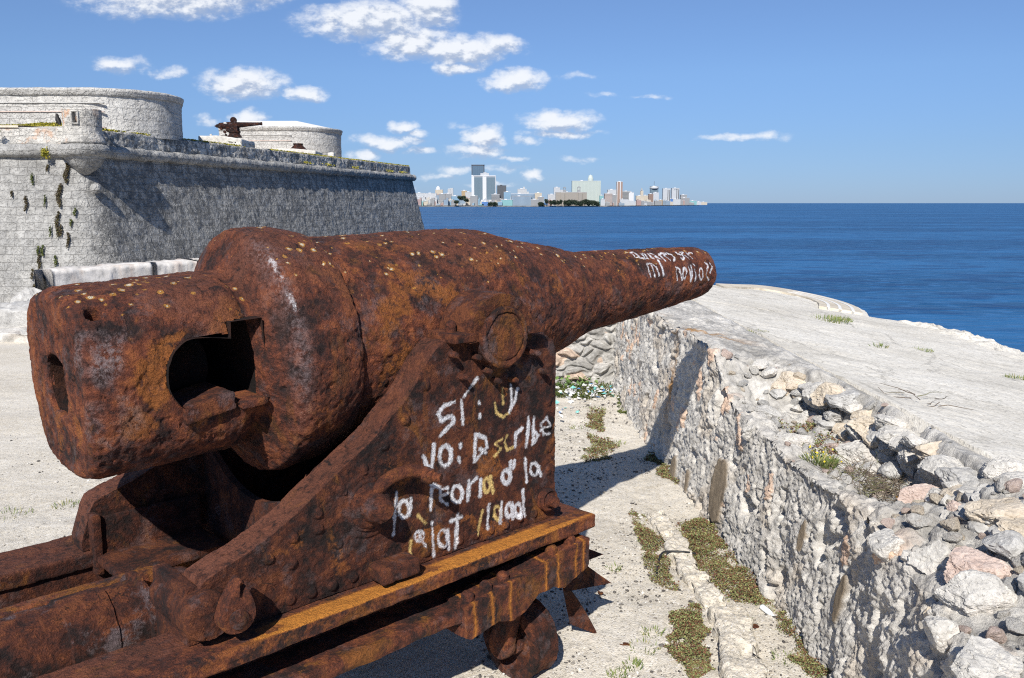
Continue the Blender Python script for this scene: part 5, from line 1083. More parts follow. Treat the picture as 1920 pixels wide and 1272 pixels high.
def round_path(pts, rads, step):
    """polyline with rounded corners, resampled; returns points"""
    out = []
    for i, p in enumerate(pts):
        p = np.array(p, float)
        if i in (0, len(pts)-1) or rads[i] == 0: out.append(p); continue
        a, b = np.array(pts[i-1], float), np.array(pts[i+1], float); da, db = (a-p)/np.linalg.norm(a-p), (b-p)/np.linalg.norm(b-p)
        ang = math.acos(np.clip(da@db, -1, 1)); L_ = rads[i]/math.tan(ang/2); s, e_ = p+da*L_, p+db*L_
        c_ = p+(da+db)/np.linalg.norm(da+db)*rads[i]/math.sin(ang/2); a0 = math.atan2(*(s-c_)[::-1]); a1 = math.atan2(*(e_-c_)[::-1]); d = (a1-a0+math.pi) % (2*math.pi)-math.pi
        for k in range(17): out.append(c_+rads[i]*np.array([math.cos(a0+d*k/16), math.sin(a0+d*k/16)]))
    out = np.array(out); res = [out[:1]]
    for p, q in zip(out[:-1], out[1:]):
        L_ = np.linalg.norm(q-p); st_ = step(0.5*(p+q)) if callable(step) else step; n = max(1, int(L_/st_)); res.append(p+(q-p)*(np.arange(1, n+1)/n)[:, None])
    return np.concatenate(res)
def path_normals(C_):
    t_ = np.gradient(C_, axis=0); t_ /= np.linalg.norm(t_, axis=1, keepdims=True)+1e-12
    return np.stack([t_[:, 1], -t_[:, 0]], 1), np.concatenate([[0], np.cumsum(np.linalg.norm(np.diff(C_, axis=0), axis=1))])
def loft(name, C_, prof, mat, parent, amp=0.02, sidefn=None, seed=0, freq=3.0, extra=None):
    """prof: (offset outward, z); sweeps along the path"""
    nr, S = path_normals(C_); prof = np.array(prof, float)
    P = np.zeros((len(C_), len(prof), 3)); P[..., :2] = C_[:, None]+nr[:, None]*prof[None, :, :1]; P[..., 2] = prof[None, :, 1]
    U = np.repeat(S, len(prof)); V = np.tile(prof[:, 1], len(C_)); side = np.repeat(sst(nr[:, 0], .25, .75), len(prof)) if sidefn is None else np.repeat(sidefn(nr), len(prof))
    n_, m_ = P.shape[:2]; P = P.reshape(-1, 3); F = [gridfaces(n_, m_)]
    N = vnormals(P, F); on = np.repeat(nr, len(prof), 0)
    if (N[:, :2]*on).sum() < 0: F = [F[0][:, ::-1]]; N = -N
    D = (fbm(P*freq, 4, seed)+.5*fbm(P*freq*5, 3, seed+6))*amp if amp else np.zeros(len(P))
    if extra is not None: D = D+extra(P, U, V)
    o = mesh(name, P+N*D[:, None], F, mat, parent, {'side': side})
    a = o.data.attributes.new('wuv', 'FLOAT_VECTOR', 'POINT'); a.data.foreach_set('vector', np.stack([U, V, 0*U], 1).astype(np.float32).ravel())
    return o
def zline(z0, z1, n): return np.linspace(z0, z1, n)
FORT = empty('fortress', (0, 0, 0), 0, 'weathered grey stone fortress bastion with rounded cordon moulding and corner sentry box', 'fortress')
C0, C1, C2 = (-11.75, 24.0), (-5.65, 49.7), (-30, 62)
stepf = lambda p: .06 if p[0] > -16 and p[1] < 51 else .6
path = round_path([(-60, 24.0), C0, C1, C2], [0, .5, .25, 0], stepf)
def courses(P, U, V):
    row = np.floor(V/.215); fr = V/.215-row; off = (row % 2)*.25; fu = ((U+off)/.50) % 1; cell = np.floor((U+off)/.50)
    j = np.maximum(sst(np.abs(fr-.5), .46, .5), sst(np.abs(fu-.5), .475, .5)*.8)
    hh = _h(cell.astype(np.int64), row.astype(np.int64), np.zeros(len(V), np.int64), 5)
    return -j*.010*(hh > .3)+(hh-.5)*.012
bat = lambda z: (3.5-z)*.23
zs = np.concatenate([[-15, -8, -3, -1.2], zline(-1.0, 3.5, 100)])
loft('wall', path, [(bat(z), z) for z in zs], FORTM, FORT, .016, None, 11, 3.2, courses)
th = np.linspace(-math.pi*.55, math.pi*.55, 18)
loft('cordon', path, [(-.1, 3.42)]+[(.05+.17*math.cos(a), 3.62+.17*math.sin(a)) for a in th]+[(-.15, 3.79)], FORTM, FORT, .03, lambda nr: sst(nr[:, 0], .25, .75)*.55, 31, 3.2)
ZP = 4.24
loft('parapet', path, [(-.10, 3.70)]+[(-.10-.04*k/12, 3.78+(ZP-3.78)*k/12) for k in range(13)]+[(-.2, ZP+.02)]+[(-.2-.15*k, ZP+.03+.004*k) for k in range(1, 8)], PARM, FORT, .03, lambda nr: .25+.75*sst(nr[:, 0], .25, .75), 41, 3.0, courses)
# earth fill behind the parapet
inner = [(-60, 25.2), (C0[0]-.4, 25.2), (C1[0]-1.4, 49.0), (-30, 60.5), (-60, 60.5)]
xs = np.linspace(-60, -5, 180); ysf = np.linspace(24.9, 61, 120); GX, GY = np.meshgrid(xs, ysf, indexing='ij'); x, y = GX.ravel(), GY.ravel()
lim = np.where(y < 49.0, C0[0]+(C1[0]-C0[0])*(y-24)/(25.7)-.9, -6.7-(y-49)*2.1); x = np.minimum(x, lim); P = np.stack([x, y, ZP+.02+.10*sst(lim-x, 0, 1.5)+fbm(np.stack([x, y, 0*x], 1)*1.2, 3, 50)*.03], 1)
o = mesh('fort_platform', P, [gridfaces(len(xs), len(ysf))], STONE_TAN, FORT)
# yellow green turf along the parapet top and on the slope at the left
rn = np.random.RandomState(51); nr, S = path_normals(path)
sel = np.where((path[:, 0] > -14) & (path[:, 1] < 50.5) & (nr[:, 0] > .3))[0]; k = rn.choice(sel, 9000); off = rn.uniform(-.75, -.22, 9000)
q = np.concatenate([path[k]+nr[k]*off[:, None], np.full((9000, 1), ZP+.03)], 1); q = q[fbm(q*np.array([.5, .5, 1]), 3, 52) > -.25-.4*(q[:, 1] > 34)]
tag(leaves('parapet_turf', q, .085, YELG, 53, 1.2), 'yellow green turf fringe growing along the top of the long fortress parapet', 'turf', None, 'stuff')
x = rn.uniform(-17, -12.75, 9000); y = rn.uniform(24.8, 26.0, 9000); z = 4.27+(y-24.8)*.18+fbm(np.stack([x*.8, y, 0*x], 1), 3, 54)*.05
tag(leaves('slope_turf', np.stack([x, y, z], 1), .085, YELG, 55, 1.2), 'mound of yellow turf left of the sentry box in front of the casemate', 'turf', None, 'stuff')
sm = [(-60, 26.2), (-12.6, 26.2)]
P = np.array([(-60, 24.35, ZP+.02), (-12.7, 24.35, ZP+.02), (-12.7, 26.2, 4.5), (-60, 26.2, 4.5)]); mesh('earth_slope', P, [np.array([[0, 1, 2, 3]])], STONE_WHITE, FORT)
loft('tooth_course', np.array([(-60, 24.22), (-13.6, 24.22)]), [(0, ZP), (.10, ZP), (.10, ZP+.07), (-.2, ZP+.07)], STONE_TAN, FORT, 0)
# sentry box
SX, SY, SR = -11.76, 24.0, .49
SB = empty('sentry_box', (0, 0, 0)); SB.parent = FORT
def lathe_obj(name, prof, c, mat, parent, nang=64, amp=.012, seed=0, step=.05, side=.25):
    P, F, a = lathe_pf(dense(prof, step), (c[0], c[1], 0), (0, 0, 1), nang, (0, -1, 0)); P, F = orient((P, F)); N = vnormals(P, F)
    P = P+N*((fbm(P*4, 3, seed)+.5*fbm(P*14, 3, seed+4))*amp)[:, None]
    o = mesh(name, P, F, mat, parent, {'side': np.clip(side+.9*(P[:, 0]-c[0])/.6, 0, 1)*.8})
    a_ = o.data.attributes.new('wuv', 'FLOAT_VECTOR', 'POINT'); ang = np.arctan2(P[:, 0]-c[0], -(P[:, 1]-c[1])); a_.data.foreach_set('vector', np.stack([ang*.6, P[:, 2], 0*ang], 1).astype(np.float32).ravel())
    return o
drum_prof = [(3.98, SR), (4.71, SR), (4.72, SR-.03), (4.70, .34), (4.1, .32)]
P, F, a = lathe_pf(dense(drum_prof, .03), (SX, SY, 0), (0, 0, 1), 120, (0, -1, 0)); P, F = orient((P, F))
ang = np.arctan2(P[:, 0]-SX, -(P[:, 1]-SY)); win = (np.abs(ang-.08) < .13) & (P[:, 2] > 4.33) & (P[:, 2] < 4.62); win |= (np.abs(np.abs(ang)-3.0) < .16) & (P[:, 2] > 4.3) & (P[:, 2] < 4.68)
ok = ~win[F[0]].any(axis=1); D = (fbm(P*4, 3, 62)+.5*fbm(P*14, 3, 63))*.01; N = vnormals(P, F)
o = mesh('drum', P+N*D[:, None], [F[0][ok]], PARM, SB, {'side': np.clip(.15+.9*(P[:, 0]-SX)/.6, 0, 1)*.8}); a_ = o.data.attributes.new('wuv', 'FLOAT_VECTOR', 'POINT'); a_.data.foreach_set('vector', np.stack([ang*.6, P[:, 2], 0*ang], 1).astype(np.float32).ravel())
fw = []
for sx_ in (-1, 1): P, F = box_pf(SX+.045+sx_*.085-.02, SX+.045+sx_*.085+.02, SY-.53, SY-.33, 4.32, 4.63, .06, .008); fw.append((P, F))
fw.append(box_pf(SX-.06, SX+.15, SY-.53, SY-.33, 4.61, 4.65, .06, .008)); fw.append(box_pf(SX-.06, SX+.15, SY-.53, SY-.33, 4.29, 4.33, .06, .008))
mesh('window_frame', *merge(fw), PARM, o, {'side': np.zeros(sum(len(f[0]) for f in fw))})
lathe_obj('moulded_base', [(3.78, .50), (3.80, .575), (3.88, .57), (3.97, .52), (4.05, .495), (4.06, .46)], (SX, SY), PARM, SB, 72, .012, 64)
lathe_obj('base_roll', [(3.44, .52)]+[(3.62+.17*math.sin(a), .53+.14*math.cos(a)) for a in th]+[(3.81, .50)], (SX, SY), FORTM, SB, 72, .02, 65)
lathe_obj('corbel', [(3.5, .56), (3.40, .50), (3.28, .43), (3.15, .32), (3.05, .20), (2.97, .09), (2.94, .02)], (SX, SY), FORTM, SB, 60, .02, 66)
lathe_obj('corbel_ball', [(2.45, .0), (2.48, .09), (2.56, .14), (2.64, .14), (2.72, .10), (2.75, 0)], (SX+.30, SY-.14), FORTM, SB, 32, .006, 67, .02, .1)
# low kerb of stone before the fortress and the white plastered wall on its right
for (x0, x1, y0, y1, z0, z1, nm, lb, mt, sd) in ((-30, -1.8, 14.15, 15.3, -1.7, .44, 'stone_ledge', 'weathered low stone ledge along the back of the gravel yard', STONE_GREY, 70), (-30, -7.0, 13.45, 14.25, -.2, .17, 'stone_step', 'lower stone step in front of the weathered ledge', STONE_WHITE, 71)):
    P, F = box_pf(max(x0, -16), x1, y0, y1, z0, z1, .045, .05); N = vnormals(P, F); tag(mesh(nm, P+N*((fbm(P*2.2, 4, sd)*.05+fbm(P*9, 3, sd+3)*.018-sst(fbm(P*1.3, 3, sd+5), .35, .6)*.06)[:, None]), F, mt), lb, 'ledge')
m, t, p = new_mat('white_plastered_blocks', .9, .15); co = t.new('ShaderNodeTexCoord').outputs['Object']
a = t.noise(co, 4, 7, .7); c = t.ramp(a, [(.32, (.30, .29, .28)), (.45, (.58, .55, .51)), (.62, (.74, .70, .66))]); c = t.mix(t.math('MULTIPLY', t.step(t.noise(t.mapping(co, (3, 3, .6)), 1.3, 4), .5, .64), .5), c, (.55, .44, .37))
t.put(p.inputs['Base Color'], c); t.put(p.inputs['Normal'], t.bump(a, .6, .03)); PLB = m
lw = np.array([(-9.35, 17.0), (-7.5, 19.9), (-3.5, 26.5), (-1, 32)]); LW = empty('low_wall', (0, 0, 0), 0, 'low whitewashed block wall at the foot of the fortress behind the cannon breech', 'wall')
for k, (f0, f1) in enumerate(((0, .13), (.135, .20), (.205, .30), (.305, .55), (.555, 1))):
    lp_ = np.concatenate([[0], np.cumsum(np.linalg.norm(np.diff(lw, axis=0), axis=1))]); s = np.linspace(f0*lp_[-1], f1*lp_[-1]-.03, 40); cx = np.stack([np.interp(s, lp_, lw[:, j]) for j in (0, 1)], 1)
    o = loft('block', cx, [(-.35, -1.7), (-.35, .84), (-.30, .90), (.30, .90), (.35, .84)]+[(.35, z) for z in np.linspace(.8, -1.7, 20)], PLB, LW, .035, None, 80+k, 2.0)
    me = o.data; n_ = 40; m_ = 25
    import bmesh
    b = bmesh.new(); b.from_mesh(me); bmesh.ops.holes_fill(b, edges=[e_ for e_ in b.edges if e_.is_boundary]); bmesh.ops.recalc_face_normals(b, faces=b.faces[:]); b.to_mesh(me); b.free()
tag(rock('boulder', (-9.5, 16.8, -.05), (.9, .9, 1.2), STONE_GREY, 77, 5), 'slumped pale lump at the broken left end of the low whitewashed wall', 'boulder')
# casemates on the fort
def casemate(name, label, x_left, yf, xr, yb, rad, z0, z1, zr, inset, az, brick=True):
    ob = empty(name, (0, 0, 0), 0, label, 'building')
    d = np.array([math.sin(R(az)), math.cos(R(az))]); far = np.array([xr, yf])+d*(yb-yf)
    pth = round_path([(x_left, yf), (xr, yf), tuple(far), (x_left, far[1])], [0, rad, .3, 0], .12)
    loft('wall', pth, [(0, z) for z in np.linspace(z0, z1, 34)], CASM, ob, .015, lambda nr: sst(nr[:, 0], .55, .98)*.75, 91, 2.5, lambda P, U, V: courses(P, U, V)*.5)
    loft('cornice', pth, [(0, z1-.16), (.05, z1-.13), (.06, z1-.05), (.075, z1-.03), (.09, z1), (.09, z1+.05), (.04, z1+.08), (-.5, z1+.10)], CASM, ob, .008, lambda nr: .25+.5*sst(nr[:, 0], .55, .98), 93, 3)
    nr, S = path_normals(pth); inn_ = pth-nr*.02; apex = pth-nr*inset; P = np.concatenate([np.c_[inn_, np.full(len(pth), z1+.07)], np.c_[apex, np.full(len(pth), zr)]]); n = len(pth)
    F = [np.array([(i, i+1, n+i+1, n+i) for i in range(n-1)])]; roof = mesh('roof', P, F, WHITER, ob, None, True, [list(range(n, 2*n))])
    if brick:
        for z_, hh in ((z1-.36, .035), (z1-.62, .03), (z0+.24, .03)):
            P, F = box_pf(x_left+.1, xr-rad-.35, yf-.03, yf+.05, z_-hh/2, z_+hh/2, .1, .004); mesh('string_course', P, F, STONE_PINK if hh < .034 else STONE_GREY, ob)
        P, F = box_pf(xr-rad-4.35, xr-rad-4.25, yf-.03, yf+.05, z0, z1-.3, .1, .004); mesh('wall_rib', P, F, STONE_GREY, ob)
    return ob
casemate('casemate', 'large round cornered stone casemate on the fort behind the sentry box', -45, 26.3, -9.75, 36, 2.1, 4.2, 5.52, 5.74, 1.2, -23)
casemate('casemate', 'smaller casemate with white sloping roof behind the mounted gun on the fort', -14.4, 43.0, -8.2, 52, 2.3, 4.2, 5.85, 6.38, 2.2, -15)
# mounted gun on its concrete pedestal
def conc_box(x0, x1, y0, y1, z0, z1, seed, slope=0.0):
    P, F = box_pf(x0, x1, y0, y1, z0, z1, .05, .03); P[:, 2] -= slope*np.clip(P[:, 0]-(x0+x1)/2, 0, None)*(P[:, 2] > (z0+z1)/2); N = vnormals(P, F); return P+N*(fbm(P*4, 3, seed)*.012)[:, None], F
tag(mesh('gun_plinth', *conc_box(-11.6, -10.0, 32.3, 34.0, 4.2, 4.66, 3, .15), STONE_WHITE), 'pale concrete plinth under the mounted gun on the fort', 'plinth')
tag(mesh('gun_plinth', *conc_box(-10.9, -8.9, 39.5, 41.0, 4.15, 4.64, 4, .1), STONE_WHITE), 'pale concrete plinth under the empty gun mount', 'plinth')
tag(mesh('concrete_block', *conc_box(-8.95, -8.65, 42.3, 42.7, 4.1, 4.62, 5), STONE_WHITE), 'small white upright block near the far casemate corner', 'block')
DKI = rust_mat('dark_iron', .68, .05, 9, 0, False, .6)
MG = empty('mounted_gun', (0, 0, 0), 0, 'dark rusted gun on a pedestal mount on top of the fortress', 'gun')
gx, gy, gz = -10.80, 33.0, 5.27
g_ax = (.97, .2, .07); P, F, a = lathe_pf(dense([(-.98, 0), (-.98, .03), (-.93, .035), (-.92, .07), (-.80, .10), (-.74, .15), (-.4, .17), (-.05, .17), (.0, .15), (.45, .12), (1.0, .085), (1.27, .07), (1.28, .085), (1.36, .085), (1.36, .05), (1.30, .05)], .05), (gx, gy, gz-.02), g_ax, 32)
rusty('barrel', orient((P, F)), DKI, MG, .6, 40)
P, F, a = lathe_pf(dense([(-.12, 0), (-.12, .13), (-.08, .16), (.08, .16), (.12, .13), (.12, 0)], .03), (gx-.05, gy, gz+.22), (.2, -.97, 0), 28); rusty('sight_housing', orient((P, F)), DKI, MG, .4, 41)
rusty('cradle', box_pf(gx-.42, gx+.18, gy-.22, gy+.22, gz-.36, gz-.02, .04, .06), DKI, MG, 2, 42)
P, F, a = lathe_pf(dense([(4.64, .36), (4.66, .36), (4.80, .27), (4.86, .26), (4.88, .30), (4.95, .30), (4.97, .2), (5.0, .0)], .04), (gx-.03, gy, 0), (0, 0, 1), 32, (1, 0, 0)); rusty('pedestal', orient((P, F)), DKI, MG, .5, 43)
for dx, dz, r in ((-.62, -.22, .06), (-.46, -.38, .07), (-.40, -.52, .05)):
    P, F, a = lathe_pf([(-.1, 0), (-.1, r), (.1, r), (.1, 0)], (gx+dx, gy-.2, gz+dz), (.2, -1, 0), 16); rusty('fitting', orient((P, F)), DKI, MG, .3, 44)
P, F, a = lathe_pf([(0, 0), (0, .09), (.03, .10), (.04, 0)], (gx-.42, gy-.2, gz+.02), (0, -1, 0), 20); mesh('dial', *orient((P, F)), STONE_GREY, MG)
MG.scale = (.74,)*3; MG.location = (gx*.26+.36, gy*.26, 4.66*.26)
EM = empty('empty_gun_mount', (0, 0, 0), 0, 'dark conical iron gun mount without a gun, right of the mounted gun', 'gun mount')
P, F, a = lathe_pf(dense([(4.50, .0), (4.50, .40), (4.54, .36), (4.68, .21), (4.72, .20)], .03), (-8.92, 37.2, 0), (0, 0, 1), 32, (1, 0, 0)); rusty('cone', orient((P, F)), DKI, EM, .4, 45)
P, F, a = lathe_pf(dense([(4.715, 0), (4.715, .22), (4.77, .22), (4.775, 0)], .03), (-8.92, 37.2, 0), (0, 0, 1), 32, (1, 0, 0)); rusty('ring', orient((P, F)), DKI, EM, .3, 46)
EM.location = (-.95, 3.1, .14)
# plants hanging from cracks of the wall
for k, (x, z, w_, h_, g_) in enumerate(TUFTS):
    rn = np.random.RandomState(900+k); n = int(40+900*w_*h_*4); u = rn.uniform(-1, 1, n); v = rn.beta(1.3, 1.5, n); wd = np.sqrt(np.clip(1-(2*v-1)**2, 0, 1))
    yw = 24-bat(z)-.03; q = np.stack([x+(u*wd+.5*np.sin(v*7+k))*w_*.30, yw-rn.uniform(0, .07, n)+.0*v-bat(-(v-.5)*h_+3.5)*.0, z+(.5-v)*h_], 1); q[:, 1] -= -( .5-v)*h_*.22
    o = leaves('wall_plant', q, .042, GRMOSS if g_ else DKMOSS, 930+k, .4, None, .6, (0, -.4, -.8))
    tag(o, ('small green plant' if g_ else 'brown hanging plant')+' growing from a crack in the lit fortress wall', 'wall plant', ('green' if g_ else 'brown')+' plants growing from the fortress wall')
rn = np.random.RandomState(960); q = np.stack([rn.normal(-12.72, .05, 160), 23.78-rn.uniform(0, .1, 160), rn.normal(3.52, .07, 160)], 1); tag(leaves('wall_plant', q, .07, YELG, 961), 'yellow green tuft on the cordon left of the sentry box', 'wall plant')
q = np.stack([rn.normal(-14.05, .05, 90), 23.85-rn.uniform(0, .08, 90), rn.normal(4.13, .06, 90)], 1); tag(leaves('wall_plant', q, .06, GRMOSS, 962), 'dark green tuft under the parapet top at far left', 'wall plant')
for k, (t_,) in enumerate([(.50,), (.58,), (.69,), (.86,), (.93,)]):
    c_ = np.array(C0)+(np.array(C1)-np.array(C0))*t_; q = np.stack([c_[0]+.05+rn.normal(0, .06, 60), c_[1]+rn.normal(0, .35, 60), 3.83+rn.uniform(0, .08, 60)], 1)
    tag(leaves('cordon_plant', q, .08, YELG, 970+k), 'little yellow green tuft growing on the long cordon', 'wall plant', 'tufts on the long cordon')
# bird on the parapet
bm_ = [(-.13, .04, .0), (-.06, .06, .045), (.02, .09, .06), (.07, .13, .04), (.10, .165, .035), (.13, .17, .022), (.165, .16, .004)]
P, F = tube_pf([(a_, 0, b_) for a_, b_, c_ in bm_], [c_ for a_, b_, c_ in bm_], 12); P2b, F2b = box_pf(-.02, .0, -.02, -.01, -.06, .06, .03, .003); P3b, F3b = box_pf(.02, .04, .01, .02, -.06, .06, .03, .003)
m, t, p = new_mat('black_feathers', .6, .3); p.inputs['Base Color'].default_value = (.015, .014, .014, 1)
o = mesh('bird', *merge([(P, F), (P2b, F2b), (P3b, F3b)]), m); o.location = (-12.55, 24.2, 4.36); o.rotation_euler = (0, -.6, 2.6); o.scale = (1.2,)*3; tag(o, 'small black bird perched beside the sentry box', 'bird')
# ------------------------------------------------------------------ the far city across the water
def face_mat(name, wall, win, fx=4.0, fz=3.4, wx=.55, wz=.5, band=0.0, rough=.7):
    m, t, p = new_mat(name, rough, .3); x, y, z = t.sep(t.new('ShaderNodeTexCoord').outputs['Object'])
    h = t.math('ADD', x, t.math('MULTIPLY', y, .83)); u = t.math('FRACT', t.math('DIVIDE', h, fx)); v = t.math('FRACT', t.math('DIVIDE', z, fz))
    k = t.math('MULTIPLY', t.math('LESS_THAN', u, wx), t.math('LESS_THAN', v, wz))
    up = t.sep(t.new('ShaderNodeNewGeometry').outputs['Normal'])[2]; k = t.math('MULTIPLY', k, t.math('LESS_THAN', up, .5))
    nz = t.noise(t.new('ShaderNodeTexCoord').outputs['Object'], .06, 4); wl = t.mix(t.math('MULTIPLY', nz, .35), wall, tuple(c*.6 for c in wall))
    t.put(p.inputs['Base Color'], t.mix(k, wl, win)); return m
WH = face_mat('white_facade', (.52, .53, .54), (.20, .24, .30)); CREAM = face_mat('cream_facade', (.56, .50, .40), (.24, .22, .21)); GREYF = face_mat('grey_facade', (.30, .31, .32), (.12, .13, .15))
TANF = face_mat('tan_facade', (.44, .33, .20), (.2, .16, .12)); LBLUE = face_mat('light_blue_facade', (.22, .36, .48), (.10, .16, .24)); TEALF = face_mat('teal_facade', (.22, .44, .45), (.12, .22, .26))
BLUEF = face_mat('blue_facade', (.08, .20, .48), (.08, .12, .22)); GLASSF = face_mat('blue_glass_facade', (.14, .20, .27), (.08, .13, .19), 9, 3.6, .92, .85, 0, .25); GLASG = face_mat('green_glass_facade', (.19, .24, .28), (.11, .16, .20), 6, 3.6, .9, .8, 0, .25)
DARKT = face_mat('dark_tower_facade', (.12, .13, .15), (.04, .05, .06), 4, 3.2, .7, .6); OFFI = face_mat('blue_grey_office_facade', (.27, .35, .43), (.09, .13, .19), 5, 4, .6, .62); PALEG = face_mat('pale_green_facade', (.47, .52, .49), (.27, .33, .32), 7, 3.3, .85, .45)
TANG = face_mat('tan_grey_facade', (.34, .31, .27), (.14, .14, .15), 4.5, 4, .5, .55); BRN = face_mat('brown_striped_facade', (.36, .25, .20), (.18, .14, .13), 5, 3.3, .5, .8); PINKF = face_mat('dull_pink_facade', (.40, .28, .26), (.15, .12, .12))
PLW = new_mat('plain_white_paint', .8, .2); PLW[2].inputs['Base Color'].default_value = (.55, .56, .58, 1); PLW = PLW[0]
PLD = new_mat('dark_steel', .6, .3); PLD[2].inputs['Base Color'].default_value = (.07, .08, .10, 1); PLD = PLD[0]
BASEZ = -11.0
def bx(x0, x1, y0, y1, z0, z1):
    P = np.array([(x, y, z) for x in (x0, x1) for y in (y0, y1) for z in (z0, z1)], float)
    return P, [np.array([(0, 1, 3, 2), (4, 6, 7, 5), (0, 4, 5, 1), (2, 3, 7, 6), (0, 2, 6, 4), (1, 5, 7, 3)])]
def bmesh_obj(name, boxes, m, parent): P, F = merge(boxes); return mesh(name, P, F, m, parent, smooth=False)
CB = {r[0]: r[1:] for r in CITY}
LABEL = {'w0': ('long low white building at the left end of the far shore', WH), 'w1': ('white block with a row of windows beside the fortress corner', WH), 'ch': ('cream church body below a small white tower', CREAM), 'wt0': ('shorter of two joined white towers left of the glass skyscraper', WH), 'tan': ('tan building between the white pair and the glass skyscraper', TANF), 'w2': ('white building just left of the glass skyscraper', WH), 'g0': ('grey waterfront block behind the dark tree at left', GREYF), 'g1': ('grey block right beside its twin on the left shore', GREYF), 'lb0': ('pale blue low block right of the grey twins', LBLUE), 'torre': ('tallest dark blue glass tower of the skyline', GLASSF), 'dark': ('dark grey tower right of the broad glass skyscraper', DARKT), 'w3': ('white building with a stepped top behind the blue office', WH), 'slab': ('plain grey slab in front of the glass skyscraper', GREYF), 'slab2': ('grey slab right of the white podium', GREYF), 'blue': ('bright blue low house on the waterfront', BLUEF), 'ltblue': ('light blue narrow tower left of the wide office', LBLUE), 'teal': ('teal low building in front of the light blue tower', TEALF), 'office': ('wide blue grey office slab on the waterfront', OFFI), 'office2': ('lower grey front wing of the wide blue grey office', OFFI), 'lowgrey': ('low grey building right of the wide office', GREYF), 'beige': ('beige block behind the low grey building', CREAM), 'grey3': ('grey block left of the dark tree clump', GREYF), 'w4': ('low white block at the left of the twin towered hotel', WH), 'w5': ('white tower behind the left wing of the twin towered hotel', WH), 'nac': ('tan grey hotel with two lantern towers above dark trees', TANG), 'libre': ('broad pale green high rise behind the twin towered hotel', PALEG), 'green': ('small mint green block right of the broad high rise', TEALF), 'br0': ('brown grey balcony block left of the slim brown tower', BRN), 'gr4': ('grey block against the slim brown tower', GREYF), 'w7': ('stepped white tower behind the brown grey balcony block', WH), 'tower': ('slim tall brown and white tower', BRN), 'pale': ('pale grey slab right of the slim tower', GREYF), 'w8': ('bright white block before the pale grey slab', PLW), 'cream': ('cream block at the foot of the spired building', CREAM), 'spire': ('cream building with a tapering spire', CREAM), 'cream2': ('cream block right of the spired building', CREAM), 'br1': ('brown block at the left foot of the disc topped tower', BRN), 'w9': ('white block in front of the disc topped tower', WH), 'gl': ('grey glass tower with a disc top and mast', GLASG), 'st0': ('white tower with dark vertical stripes', WH), 'st1': ('white tower with a pierced crown near the point', WH), 'g5': ('taller grey block near the tip of the point', GREYF), 'g6': ('wide grey block near the tip of the point', GREYF), 'bl2': ('blue building between the two striped white towers', BLUEF), 'l0': ('low white row right of the bright white block', WH), 'l1': ('low pale row under the cream blocks', CREAM), 'l2': ('low tan building left of the striped white tower', TANF), 'l3': ('low white building under the pierced white tower', WH), 'l4': ('low teal and white houses past the grey blocks', TEALF), 'l5': ('low white house on the point', WH), 'l6': ('last cream house on the point', CREAM), 'l7': ('low white building right of the broad high rise', WH), 'hosp': ('broad blue glass skyscraper with a white central strip', PLW)}
DEPTH = {'libre': 40, 'office': 30, 'nac': 40, 'hosp': 45, 'torre': 40}
